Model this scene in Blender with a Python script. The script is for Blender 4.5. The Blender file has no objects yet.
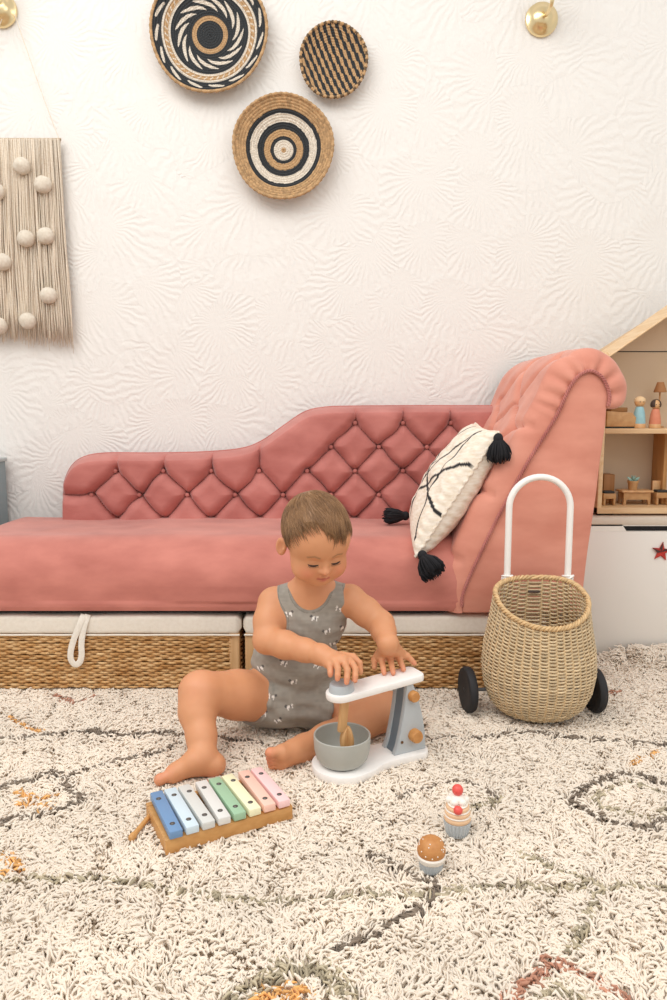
import bpy, bmesh, math, random
import numpy as np
from mathutils import Vector, Matrix

random.seed(7)
RNG = np.random.default_rng(11)
C = bpy.context.scene.collection
scene = bpy.context.scene

# ------------------------------------------------------------------ camera, world, light, exposure
CAM_H, PITCH, FOC = 0.66, math.radians(7.0), 722.0      # focal length in pixels of the 667 x 1000 frame
cam_d = bpy.data.cameras.new('camera'); cam = bpy.data.objects.new('camera', cam_d); C.objects.link(cam)
cam_d.sensor_fit = 'VERTICAL'; cam_d.sensor_height = 36.0; cam_d.lens = FOC / 1000 * 36.0
cam_d.clip_start = 0.02
cam.location = (0, 0, CAM_H); cam.rotation_euler = (math.radians(90) - PITCH, 0, 0)
scene.camera = cam

world = bpy.data.worlds.new('daylight'); scene.world = world; world.use_nodes = True
bg = world.node_tree.nodes['Background']
bg.inputs['Color'].default_value = (1.0, 0.985, 0.965, 1); bg.inputs['Strength'].default_value = 0.84


def area(name, loc, target, size, power, color):
    l = bpy.data.lights.new(name, 'AREA'); l.shape = 'RECTANGLE'; l.size, l.size_y = size
    l.energy = power; l.color = color
    o = bpy.data.objects.new(name, l); C.objects.link(o); o.location = loc
    o.rotation_euler = (Vector(target) - Vector(loc)).to_track_quat('-Z', 'Y').to_euler()
    return o


area('window_daylight', (-0.95, 0.35, 2.55), (0.0, 1.35, 0.0), (2.0, 1.6), 44, (1.0, 0.98, 0.955))
area('second_area_light', (1.2, 0.0, 2.2), (0.3, 1.3, 0.0), (1.6, 1.6), 17, (1.0, 0.98, 0.95))  # second soft area light from the upper right, aimed at the floor
scene.view_settings.view_transform = 'Standard'; scene.view_settings.look = 'None'
scene.view_settings.gamma = 1.0; scene.view_settings.use_curve_mapping = False
scene.view_settings.exposure = -0.14
scene.cycles.max_bounces = 10; scene.cycles.diffuse_bounces = 8

CP, SP = math.cos(PITCH), math.sin(PITCH)


def W(px, py, d):
    """the place at depth y = d that the photograph shows at pixel (px, py)"""
    a, b = (px - 333.5) / FOC, (500 - py) / FOC
    y = CP + b * SP; z = -SP + b * CP
    s = d / y
    return Vector((a * s, d, CAM_H + z * s))


def G(px, py, z=0.0):
    """the place at height z that the photograph shows at pixel (px, py)"""
    a, b = (px - 333.5) / FOC, (500 - py) / FOC
    y = CP + b * SP; zz = -SP + b * CP
    s = (z - CAM_H) / zz
    return Vector((a * s, y * s, z))


# ------------------------------------------------------------------ helpers: colour and materials
def lin(c):
    if isinstance(c, str):
        c = tuple(int(c[i:i + 2], 16) / 255 for i in (0, 2, 4))
    return tuple((v / 12.92 if v <= 0.04045 else ((v + 0.055) / 1.055) ** 2.4) for v in c)


def mat(name, col, rough=0.6, col2=None, scale=40, bump=0.0, bscale=None, metal=0.0, sheen=0.0, stretch=None,
        attr=None, sss=0.0, vary=0.5, coat=0.0, detail=4, bdist=0.001):
    m = bpy.data.materials.new(name); m.use_nodes = True
    nt = m.node_tree; p = nt.nodes['Principled BSDF']
    p.inputs['Roughness'].default_value = rough; p.inputs['Metallic'].default_value = metal
    if sheen: p.inputs['Sheen Weight'].default_value = sheen; p.inputs['Sheen Roughness'].default_value = 0.4
    if coat: p.inputs['Coat Weight'].default_value = coat; p.inputs['Coat Roughness'].default_value = 0.25
    if sss:
        p.inputs['Subsurface Weight'].default_value = sss
        p.inputs['Subsurface Radius'].default_value = (0.010, 0.004, 0.002)
        p.inputs['Subsurface Scale'].default_value = 0.6
    tc = nt.nodes.new('ShaderNodeTexCoord'); src = tc.outputs['Object']
    if stretch:
        mp = nt.nodes.new('ShaderNodeMapping'); mp.inputs['Scale'].default_value = stretch
        nt.links.new(src, mp.inputs['Vector']); src = mp.outputs['Vector']
    base = None
    if attr:
        an = nt.nodes.new('ShaderNodeAttribute'); an.attribute_name = attr; base = an.outputs['Color']
    if col2 is not None:
        n = nt.nodes.new('ShaderNodeTexNoise'); n.inputs['Scale'].default_value = scale; n.inputs['Detail'].default_value = detail
        nt.links.new(src, n.inputs['Vector'])
        r = nt.nodes.new('ShaderNodeMapRange'); r.inputs[1].default_value = 0.5 - vary / 2; r.inputs[2].default_value = 0.5 + vary / 2
        nt.links.new(n.outputs['Fac'], r.inputs[0])
        mx = nt.nodes.new('ShaderNodeMix'); mx.data_type = 'RGBA'
        nt.links.new(r.outputs[0], mx.inputs['Factor'])
        if base is None:
            mx.inputs['A'].default_value = (*lin(col), 1); mx.inputs['B'].default_value = (*lin(col2), 1)
        else:
            mx.blend_type = 'MULTIPLY'; nt.links.new(base, mx.inputs['A']); mx.inputs['B'].default_value = (*lin(col2), 1)
        nt.links.new(mx.outputs['Result'], p.inputs['Base Color'])
    elif base is not None:
        nt.links.new(base, p.inputs['Base Color'])
    else:
        p.inputs['Base Color'].default_value = (*lin(col), 1)
    if bump:
        n2 = nt.nodes.new('ShaderNodeTexNoise'); n2.inputs['Scale'].default_value = bscale or scale * 3; n2.inputs['Detail'].default_value = 3
        nt.links.new(src, n2.inputs['Vector'])
        b = nt.nodes.new('ShaderNodeBump'); b.inputs['Strength'].default_value = bump; b.inputs['Distance'].default_value = bdist
        nt.links.new(n2.outputs['Fac'], b.inputs['Height']); nt.links.new(b.outputs['Normal'], p.inputs['Normal'])
    return m


def wood(name, c1, c2, stretch=(1, 8, 8), scale=9, rough=0.5):
    return mat(name, c1, rough, c2, scale, bump=0.15, bscale=30, stretch=stretch, vary=0.35)


# ------------------------------------------------------------------ helpers: mesh building
class MB:
    """collects shapes and links them as ONE mesh object"""
    def __init__(self): self.v = []; self.f = []; self.n = 0; self.col = []; self.mi = []

    def add(self, verts, faces, col=None, mi=0):
        verts = np.asarray(verts, dtype=np.float64).reshape(-1, 3)
        self.v.append(verts)
        o = self.n
        self.f.extend([tuple(int(i) + o for i in f) for f in faces]); self.mi.extend([mi] * len(faces))
        if col is not None:
            c = np.asarray(col, dtype=np.float64)
            if c.ndim == 1: c = np.tile(c[:3], (len(verts), 1))
            self.col.append(c)
        else: self.col.append(np.ones((len(verts), 3)))
        self.n += len(verts)
        return self

    def tube(self, path, r, sides=8, closed=False, flat=1.0, up=None, cap=True, col=None, mi=0):
        P = np.asarray([tuple(p) for p in path], dtype=float); n = len(P)
        R = np.broadcast_to(np.asarray(r, dtype=float), (n,))
        if closed: T = np.roll(P, -1, 0) - np.roll(P, 1, 0)
        else: T = np.gradient(P, axis=0)
        T /= np.linalg.norm(T, axis=1)[:, None] + 1e-12
        if up is None:
            u = np.array([0, 0, 1.0]) if abs(T[0, 2]) < 0.9 else np.array([0, 1.0, 0])
            N = np.zeros_like(T); N[0] = u - T[0] * (u @ T[0]); N[0] /= np.linalg.norm(N[0])
            for i in range(1, n):
                N[i] = N[i - 1] - T[i] * (N[i - 1] @ T[i]); N[i] /= np.linalg.norm(N[i]) + 1e-12
        else:
            u = np.asarray(up, float); N = u - T * (T @ u)[:, None] if u.ndim == 1 else u - T * np.sum(u * T, 1)[:, None]
            N /= np.linalg.norm(N, axis=1)[:, None] + 1e-12
        B = np.cross(T, N)
        a = np.arange(sides) * 2 * math.pi / sides
        ring = (N[:, None, :] * np.cos(a)[None, :, None] + B[:, None, :] * (np.sin(a) * flat)[None, :, None]) * R[:, None, None]
        V = (P[:, None, :] + ring).reshape(-1, 3)
        F = []
        m = n if closed else n - 1
        for i in range(m):
            i2 = (i + 1) % n
            for j in range(sides):
                j2 = (j + 1) % sides
                F.append((i * sides + j, i * sides + j2, i2 * sides + j2, i2 * sides + j))
        if cap and not closed:
            F.append(tuple(range(sides))[::-1]); F.append(tuple(range((n - 1) * sides, n * sides)))
        return self.add(V, F, col, mi)

    def lathe(self, prof, center=(0, 0, 0), axis=(0, 0, 1), sides=40, col=None, mi=0, wob=None):
        """prof: (radius, height) list along the axis"""
        ax = Vector(axis).normalized(); q = ax.to_track_quat('Z', 'Y').to_matrix()
        V = []; F = []; n = len(prof)
        for (r, h) in prof:
            for j in range(sides):
                a = 2 * math.pi * j / sides; rr = r * (1 + (wob(a, h) if wob else 0))
                V.append(tuple(q @ Vector((rr * math.cos(a), rr * math.sin(a), h)) + Vector(center)))
        for i in range(n - 1):
            for j in range(sides):
                j2 = (j + 1) % sides
                F.append((i * sides + j, i * sides + j2, (i + 1) * sides + j2, (i + 1) * sides + j))
        if prof[0][0] > 1e-6: F.append(tuple(range(sides))[::-1])
        if prof[-1][0] > 1e-6: F.append(tuple(range((n - 1) * sides, n * sides)))
        return self.add(V, F, col, mi)

    def box(self, lo, hi, bevel=0.003, rot=None, origin=(0, 0, 0), col=None, seg=2, mi=0):
        bm = bmesh.new(); bmesh.ops.create_cube(bm, size=1)
        lo, hi = Vector(lo), Vector(hi)
        for v in bm.verts:
            v.co = Vector(((lo[i] + hi[i]) / 2 + v.co[i] * (hi[i] - lo[i])) for i in range(3))
        if bevel: bmesh.ops.bevel(bm, geom=bm.edges[:], offset=min(bevel, min(hi - lo) * 0.45), segments=seg, profile=0.5, affect='EDGES')
        return self._bm(bm, rot, origin, col, mi)

    def prism(self, poly, a0, a1, plane='xz', bevel=0.002, rot=None, origin=(0, 0, 0), col=None, mi=0):
        """a polygon in a plane, extruded from a0 to a1 along the third axis"""
        bm = bmesh.new()
        def put(p, a):
            return {'xz': (p[0], a, p[1]), 'xy': (p[0], p[1], a), 'yz': (a, p[0], p[1])}[plane]
        b = [bm.verts.new(put(p, a0)) for p in poly]; t = [bm.verts.new(put(p, a1)) for p in poly]
        n = len(poly); caps = [bm.faces.new(b[::-1]), bm.faces.new(t)]
        for i in range(n): bm.faces.new((b[i], b[(i + 1) % n], t[(i + 1) % n], t[i]))
        bmesh.ops.recalc_face_normals(bm, faces=bm.faces[:])
        if bevel:
            es = list({e for f in caps for e in f.edges})
            bmesh.ops.bevel(bm, geom=es, offset=bevel, segments=2, profile=0.5, affect='EDGES')
        return self._bm(bm, rot, origin, col, mi)

    def ball(self, c, r, seg=20, rings=12, rot=None, col=None, mi=0, squash=None):
        r = (r, r, r) if isinstance(r, (int, float)) else r
        V = []; F = []
        for i in range(rings + 1):
            th = math.pi * i / rings
            for j in range(seg):
                a = 2 * math.pi * j / seg
                p = Vector((r[0] * math.sin(th) * math.cos(a), r[1] * math.sin(th) * math.sin(a), r[2] * math.cos(th)))
                if squash: p = squash(p)
                if rot is not None: p = rot @ p
                V.append(tuple(p + Vector(c)))
        for i in range(rings):
            for j in range(seg):
                j2 = (j + 1) % seg
                F.append((i * seg + j, (i + 1) * seg + j, (i + 1) * seg + j2, i * seg + j2))
        return self.add(V, F, col, mi)

    def grid(self, P, closed_u=False, col=None, mi=0):
        """P: (nu, nv, 3) array"""
        nu, nv = P.shape[:2]; F = []
        for i in range(nu if closed_u else nu - 1):
            i2 = (i + 1) % nu
            for j in range(nv - 1):
                F.append((i * nv + j, i2 * nv + j, i2 * nv + j + 1, i * nv + j + 1))
        return self.add(P.reshape(-1, 3), F, None if col is None else np.asarray(col).reshape(-1, 3) if np.ndim(col) > 1 else col, mi)

    def _bm(self, bm, rot, origin, col, mi):
        o = Vector(origin)
        V = [tuple((rot @ v.co if rot is not None else v.co) + o) for v in bm.verts]
        bm.verts.index_update()
        F = [tuple(v.index for v in f.verts) for f in bm.faces]
        bm.free()
        return self.add(V, F, col, mi)

    def build(self, name, m, parent=None, smooth=True, angle=35, color=False):
        V = np.concatenate(self.v)
        if parent is not None:
            off = np.array(parent_origin(parent)); V = V - off
        me = bpy.data.meshes.new(name); me.from_pydata(V.tolist(), [], self.f)
        me.validate()
        ms = m if isinstance(m, (list, tuple)) else [m]
        for x in ms: me.materials.append(x)
        if len(ms) > 1: me.polygons.foreach_set('material_index', self.mi[:len(me.polygons)])
        if color:
            Cc = np.concatenate(self.col); Cc = np.concatenate([Cc, np.ones((len(Cc), 1))], 1)
            at = me.color_attributes.new('col', 'FLOAT_COLOR', 'POINT'); at.data.foreach_set('color', Cc.ravel())
        bm = bmesh.new(); bm.from_mesh(me); bmesh.ops.recalc_face_normals(bm, faces=bm.faces[:]); bm.to_mesh(me); bm.free()
        if smooth:
            me.polygons.foreach_set('use_smooth', [True] * len(me.polygons))
            if angle < 180: me.set_sharp_from_angle(angle=math.radians(angle))
        o = bpy.data.objects.new(name, me); C.objects.link(o)
        if parent is not None: o.parent = parent
        return o


def parent_origin(p):
    q = Vector(p.location)
    while p.parent is not None:
        p = p.parent; q += Vector(p.location)
    return q


def np_mesh(name, V, F, m, parent=None, col=None, tri=False, smooth=True):
    """fast mesh from numpy arrays; F (n, 3 or 4)"""
    V = np.asarray(V, np.float64)
    if parent is not None: V = V - np.array(parent_origin(parent))
    me = bpy.data.meshes.new(name); k = F.shape[1]
    me.vertices.add(len(V)); me.vertices.foreach_set('co', V.astype(np.float32).ravel())
    me.loops.add(F.size); me.loops.foreach_set('vertex_index', F.astype(np.int32).ravel())
    me.polygons.add(len(F)); me.polygons.foreach_set('loop_start', np.arange(len(F), dtype=np.int32) * k)
    me.update(calc_edges=True)
    me.polygons.foreach_set('use_smooth', np.full(len(F), smooth))
    me.materials.append(m)
    if col is not None:
        c = np.concatenate([col, np.ones((len(col), 1))], 1).astype(np.float32)
        at = me.color_attributes.new('col', 'FLOAT_COLOR', 'POINT'); at.data.foreach_set('color', c.ravel())
    o = bpy.data.objects.new(name, me); C.objects.link(o)
    if parent is not None: o.parent = parent
    return o


def tag(o, label=None, cat=None, group=None, kind=None):
    if label: o['label'] = label
    if cat: o['category'] = cat
    if group: o['group'] = group
    if kind: o['kind'] = kind
    return o


def thing(name, label, cat, loc, group=None):
    o = bpy.data.objects.new(name, None); C.objects.link(o); o.location = loc
    o.empty_display_size = 0.05
    return tag(o, label, cat, group)


def spline(pts, n=12, closed=False):
    """Catmull-Rom through points"""
    P = np.asarray([tuple(p) for p in pts], float); m = len(P); out = []
    seg = m if closed else m - 1
    for i in range(seg):
        g = (lambda k: P[k % m]) if closed else (lambda k: P[min(max(k, 0), m - 1)])
        p0, p1, p2, p3 = g(i - 1), g(i), g(i + 1), g(i + 2)
        for t in np.arange(n) / n:
            out.append(0.5 * ((2 * p1) + (-p0 + p2) * t + (2 * p0 - 5 * p1 + 4 * p2 - p3) * t * t + (-p0 + 3 * p1 - 3 * p2 + p3) * t ** 3))
    if not closed: out.append(P[-1])
    return np.array(out)


def seg_dist(P, A, B):
    """distance of points P (..., k) to the segment A-B"""
    A, B = np.asarray(A, float), np.asarray(B, float); d = B - A
    t = np.clip(((P - A) @ d) / (d @ d + 1e-12), 0, 1)
    return np.linalg.norm(P - (A + t[..., None] * d), axis=-1)


def poly_dist(P, pts):
    D = np.full(P.shape[:-1], 1e9)
    for a, b in zip(pts[:-1], pts[1:]): D = np.minimum(D, seg_dist(P, a, b))
    return D


def vnoise(P, scale, seed=0):
    """smooth value noise in numpy, P (..., k) -> 0..1"""
    P = np.asarray(P, float) * scale; k = P.shape[-1]
    i = np.floor(P).astype(np.int64); f = P - i; f = f * f * (3 - 2 * f); out = 0
    for c in range(2 ** k):
        o = np.array([(c >> b) & 1 for b in range(k)]); q = i + o; h = seed * 1013904223
        for b, pr in zip(range(k), (73856093, 19349663, 83492791)): h = h ^ (q[..., b] * pr)
        h = (h ^ (h >> 13)) * 1274126177; h = h & 0xffffffff; h = ((h ^ (h >> 16)) & 0xffff) / 65535.0
        out = out + h * np.prod(np.where(o == 1, f, 1 - f), axis=-1)
    return out
# ------------------------------------------------------------------ the room
WALL_Y = 2.17
FLOOR_Z = -0.022


def wall_material():
    m = bpy.data.materials.new('fan_plaster'); m.use_nodes = True; nt = m.node_tree; p = nt.nodes['Principled BSDF']
    L = nt.links.new
    def N(t, **k):
        n = nt.nodes.new(t)
        for a, b in k.items(): setattr(n, a, b)
        return n
    def M(op, a, b=None, c=None):
        n = N('ShaderNodeMath', operation=op)
        for i, x in enumerate((a, b, c)):
            if x is None: continue
            if isinstance(x, (int, float)): n.inputs[i].default_value = x
            else: L(x, n.inputs[i])
        return n.outputs[0]
    p.inputs['Base Color'].default_value = (*lin('E9E6E1'), 1); p.inputs['Roughness'].default_value = 0.75
    tc = N('ShaderNodeTexCoord'); mp = N('ShaderNodeMapping'); L(tc.outputs['Object'], mp.inputs['Vector'])
    mp.inputs['Scale'].default_value = (1, 0, 1)
    nz = N('ShaderNodeTexNoise'); nz.inputs['Scale'].default_value = 9; nz.inputs['Detail'].default_value = 3; L(mp.outputs[0], nz.inputs['Vector'])
    add = N('ShaderNodeVectorMath', operation='MULTIPLY_ADD'); L(nz.outputs['Color'], add.inputs[0]); add.inputs[1].default_value = (.06, 0, .06); L(mp.outputs[0], add.inputs[2])
    hs = []
    for sc, ns, off in ((5.6, 34, 0.0), (4.6, 28, 3.7)):
        o = N('ShaderNodeVectorMath', operation='ADD'); L(add.outputs[0], o.inputs[0]); o.inputs[1].default_value = (off, 0, off * .7)
        v = N('ShaderNodeTexVoronoi'); v.inputs['Scale'].default_value = sc; v.inputs['Randomness'].default_value = .8
        L(o.outputs[0], v.inputs['Vector'])
        sb = N('ShaderNodeVectorMath', operation='SUBTRACT'); L(o.outputs[0], sb.inputs[0]); L(v.outputs['Position'], sb.inputs[1])
        s = N('ShaderNodeSeparateXYZ'); L(sb.outputs[0], s.inputs[0])
        ang = M('ARCTAN2', M('SUBTRACT', s.outputs['Z'], .045), s.outputs['X'])
        n3 = N('ShaderNodeTexNoise'); n3.inputs['Scale'].default_value = 30; L(mp.outputs[0], n3.inputs['Vector'])
        w = M('SINE', M('ADD', M('MULTIPLY', ang, float(ns)), M('MULTIPLY', n3.outputs['Fac'], 7.0)))
        r = M('MULTIPLY', v.outputs['Distance'], 1 / .6)
        zo = M('SUBTRACT', s.outputs['Z'], .045)
        r2 = M('MULTIPLY', M('SQRT', M('ADD', M('MULTIPLY', s.outputs['X'], s.outputs['X']), M('MULTIPLY', zo, zo))), 12.0)
        fade = M('POWER', M('MINIMUM', r2, 1.0), 2.0)
        edge = M('POWER', M('MINIMUM', r, 1.0), 6.0)
        hs.append(M('ADD', M('MULTIPLY', w, M('MULTIPLY', fade, .42)), M('MULTIPLY', edge, 1.1)))
    n4 = N('ShaderNodeTexNoise'); n4.inputs['Scale'].default_value = 90; n4.inputs['Detail'].default_value = 4; L(mp.outputs[0], n4.inputs['Vector'])
    msk = N('ShaderNodeTexNoise'); msk.inputs['Scale'].default_value = 2.2; L(mp.outputs[0], msk.inputs['Vector'])
    sel = M('GREATER_THAN', msk.outputs['Fac'], .5)
    h = M('ADD', M('ADD', M('MULTIPLY', hs[0], sel), M('MULTIPLY', hs[1], M('SUBTRACT', 1.0, sel))), M('MULTIPLY', n4.outputs['Fac'], .9))
    b = N('ShaderNodeBump'); b.inputs['Strength'].default_value = 0.55; b.inputs['Distance'].default_value = .0022
    L(h, b.inputs['Height']); L(b.outputs['Normal'], p.inputs['Normal'])
    return m


tag(MB().box((-2.4, WALL_Y, FLOOR_Z - .02), (2.4, WALL_Y + .08, 2.6), 0).build('wall_back', wall_material(), smooth=False), kind='structure')
tag(MB().box((-2.4, -1.2, FLOOR_Z - .05), (2.4, WALL_Y, FLOOR_Z), 0).build('floor', wood('oak_boards', 'B99468', 'A07C52', (8, 1, 1)), smooth=False), kind='structure')
tag(MB().box((-2.4, WALL_Y - .015, FLOOR_Z), (2.4, WALL_Y, .07), .004).build('baseboard_back', mat('white_paint', 'EFEDE8', .5)), kind='structure')
# ------------------------------------------------------------------ chaise longue
def velvet(name, c1, c2):
    m = mat(name, c1, .85, c2, 9, bump=.25, bscale=900, sheen=.35, stretch=(1, 1, 2.2), vary=.45, detail=6, bdist=.0006)
    return m


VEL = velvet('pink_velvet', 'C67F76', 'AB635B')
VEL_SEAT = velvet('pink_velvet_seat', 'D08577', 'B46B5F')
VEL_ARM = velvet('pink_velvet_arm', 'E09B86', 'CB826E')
BLACK_CLOTH = mat('black_cloth', '17161A', .9)
SY0, SY1 = 1.64, 2.13          # front and back of the chaise
chaise = thing('chaise_longue', 'dusty pink velvet chaise longue with buttoned back and scrolled head end', 'sofa', (0, 1.88, FLOOR_Z))

BACK_Y = 2.03


def px_profile(pts, d):
    return [(W(x, y, d).x, W(x, y, d).z) for x, y in pts]


def seat():
    x0, x1 = -.935, W(463, 560, SY0).x + .004
    z0, z1 = .197, .361
    nx, nt = 220, 90
    R = .105
    # cross-section in y-z: front face from the bottom, rounded shoulder, top, back
    prof = [(SY0 + .004, z0), (SY0, z0 + .01)]
    for t in np.linspace(0, 1, 14): prof.append((SY0, z0 + .012 + (z1 - R - z0 - .012) * t))
    for a in np.linspace(0, math.pi / 2, 14): prof.append((SY0 + R - R * math.cos(a), z1 - R + R * math.sin(a)))
    for t in np.linspace(0, 1, 40)[1:]: prof.append((SY0 + R + (2.07 - SY0 - R) * t, z1 - .004 * t))
    prof.append((2.07, z0)); prof.append((SY0 + .004, z0))
    prof = np.array(prof)
    xs = np.concatenate([x0 + .05 * (1 - np.cos(np.linspace(0, math.pi / 2, 10))), np.linspace(x0 + .05, x1, nx)[1:]])
    cy, cz = (SY0 + 2.07) / 2, (z0 + z1) / 2
    P = np.zeros((len(xs), len(prof), 3))
    for i, x in enumerate(xs):
        e = 1 - min(1, (x - x0) / .05); s = .05 * (1 - math.sqrt(max(0, 1 - e * e)))
        yy = cy + (prof[:, 0] - cy) * (1 - s / (2.07 - SY0) * 2); zz = prof[:, 1] - np.where(prof[:, 1] > cz, s, 0)
        P[i, :, 0], P[i, :, 1], P[i, :, 2] = x, yy, zz
    # soft unevenness of the upholstery
    nn = vnoise(P * np.array([1, 1, 1.5]), 5, 3) * .7 + vnoise(P, 14, 4) * .3 - .5
    top = (P[..., 2] > z0 + .02)
    P[..., 1] -= np.where(top & (P[..., 1] < SY0 + .06), nn * .014, 0)
    P[..., 2] += np.where(P[..., 2] > z1 - .03, nn * .008, 0)
    mb = MB().grid(P)
    n = len(prof)
    mb.add(P[0], [tuple(range(n))]); mb.add(P[-1], [tuple(range(n))])
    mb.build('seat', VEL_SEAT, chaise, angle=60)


seat()

# dark underside and legs
MB().box((-.90, SY0 + .02, .1885), (.265, 2.06, .200), .003).build('under_frame', BLACK_CLOTH, chaise)
LEGW = wood('dark_leg_wood', '3A261C', '2A1A12')
for lx, ly in ((-.925, 1.70), (.535, 1.72), (-.925, 2.04), (.545, 2.05)):
    MB().lathe([(.012, FLOOR_Z), (.015, .0), (.022, .12), (.024, .21)], (lx, ly, 0), sides=20).build('leg', LEGW, chaise)

# --- buttoned back
PX_M = BACK_Y / FOC / (CP)     # metres per pixel near the backrest (used only to space the buttons)
outline_px = [(63, 525), (63, 490), (65, 478), (72, 465), (84, 457), (105, 453.5), (150, 453.5), (200, 452.5), (240, 449),
              (262, 441), (285, 425), (305, 412), (325, 407.5), (350, 406.5), (420, 406), (500, 406), (560, 405)]
out_xz = spline([(*W(x, y, BACK_Y + .04).xz,) for x, y in outline_px], 10)
BX0 = W(63, 500, BACK_Y + .04).x; BX1 = W(560, 500, BACK_Y).x
Z0 = .33


def bt(px, py):
    q = W(px, py, BACK_Y); return (q.x, q.z)


btn = []
for r, y in enumerate((423, 447, 471, 495, 519)):
    for k in range(-2, 12):
        x = 115 + 48 * k + (0 if r % 2 == 0 else -24)
        if y == 447 and x < 300: continue
        if y == 423 and x < 340: continue
        if y == 471 and x < 100: continue
        if y == 519 and x < 100: continue
        if x < 85 or x > 555: continue
        btn.append((x, y))
folds = []
bs = set(btn)
for (x, y) in btn:
    for dx in (-24, 24):
        if (x + dx, y + 24) in bs: folds.append((bt(x, y), bt(x + dx, y + 24)))
    if y == 519:
        folds.append((bt(x, y), bt(x, 545)))
    if (x - 24, y - 24) not in bs and (x + 24, y - 24) not in bs and y < 500:        # pleat up to the piped edge
        folds.append((bt(x, y), bt(x, y - 40)))
folds += [(bt(91, 495), bt(60, 494)), (bt(91, 495), bt(115, 471)), (bt(91, 495), bt(115, 519))]


def wiggle(P):
    """seams in gathered velvet are never ruler straight"""
    P = P.copy(); P[..., 0] += (vnoise(P[..., :2], 22, 5) - .5) * .010; P[..., 1] += (vnoise(P[..., :2], 22, 6) - .5) * .010
    return P


def tuft_height(P2, folds, buttons, H=.030, w=.020):
    Q = wiggle(P2)
    D = np.full(P2.shape[:-1], 1e9)
    for a, b in folds: D = np.minimum(D, seg_dist(Q, a, b))
    h = H * np.sqrt(1 - (1 - np.clip(D / (w * 1.5), 0, 1)) ** 2 + 1e-9) ** 1.15
    B = np.full(P2.shape[:-1], 1e9)
    for b in buttons: B = np.minimum(B, np.linalg.norm(P2 - np.array(b), axis=-1))
    h -= .016 * np.exp(-(B / .012) ** 2)
    return h


def backrest():
    nx, nz = 560, 190
    e = np.linspace(0, 1, nx)
    xs = BX0 + (BX1 - BX0) * np.where(e < .12, (e / .12) ** 1.8 * .12, e)
    # top outline as a function of x
    ox, oz = out_xz[:, 0], out_xz[:, 1]
    o = np.argsort(ox, kind='stable'); top = np.interp(xs, ox[o], oz[o]); top[0] = W(63, 492, BACK_Y + .04).z
    t = np.linspace(0, 1, nz)
    X = np.repeat(xs[:, None], nz, 1); Z = Z0 + (top[:, None] - Z0) * t[None]
    P2 = np.stack([X, Z], -1)
    de = poly_dist(P2, [tuple(q) for q in out_xz[::3]])
    R = .030
    k = np.clip(1 - de / R, 0, 1); inset = R * (1 - np.sqrt(np.clip(1 - k * k, 0, 1)))
    h = tuft_height(P2, folds, [bt(*b) for b in btn])
    h *= np.clip(de / .018, 0.1, 1)
    h = h + (vnoise(P2, 30, 8) - .5) * .004
    Y = BACK_Y + .018 + inset - h
    front = np.stack([X, Y, Z], -1)
    back = np.stack([X, np.full_like(X, SY1), Z - inset * .3], -1)
    mb = MB().grid(front)
    mb.add(np.concatenate([front[:, -1], back[:, -1]]), [(i, i + 1, nx + i + 1, nx + i) for i in range(nx - 1)])
    mb.add(np.concatenate([front[0], back[0]]), [(i, i + 1, nz + i + 1, nz + i) for i in range(nz - 1)])
    mb.grid(back)
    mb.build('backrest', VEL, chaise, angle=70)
    pip = [(q[0], BACK_Y + .052, q[1] - .001) for q in out_xz]
    MB().tube(pip, .0045, 6).build('piping', VEL, chaise)
    for (x, y) in btn:
        if y == 519: continue
        q = W(x, y, BACK_Y + .010)
        MB().ball((q.x, BACK_Y + .012, q.z), (.0062, .004, .0062), 14, 8).build('button', VEL, chaise)


backrest()

# --- scrolled head end: a profile in x-z swept from the front to the back
seam_px = [(462, 613), (462, 597), (469, 577), (483, 547), (498, 516), (513, 488), (528, 461), (543, 437), (557, 414), (567, 392), (576, 378),
           (588, 371), (599, 375), (606, 385), (609, 397), (607, 408)]
seam = spline([(*W(x, y, SY0).xz,) for x, y in seam_px], 8)
TH = .056
tan = np.gradient(seam, axis=0); tan /= np.linalg.norm(tan, axis=1)[:, None]
nor = np.stack([-tan[:, 1], tan[:, 0]], 1)                      # to the left of the seam: the sitting side
arc = np.concatenate([[0], np.cumsum(np.linalg.norm(np.diff(seam, axis=0), axis=1))])
TL = arc[-1]
thick = TH * np.clip(.55 + arc / .12, 0, 1) * np.sqrt(np.clip(1 - (np.clip((arc - TL + .045) / .046, 0, 1)) ** 2, .02, 1))
ARM_Y0, ARM_Y1 = SY0 - .006, 2.12


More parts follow.
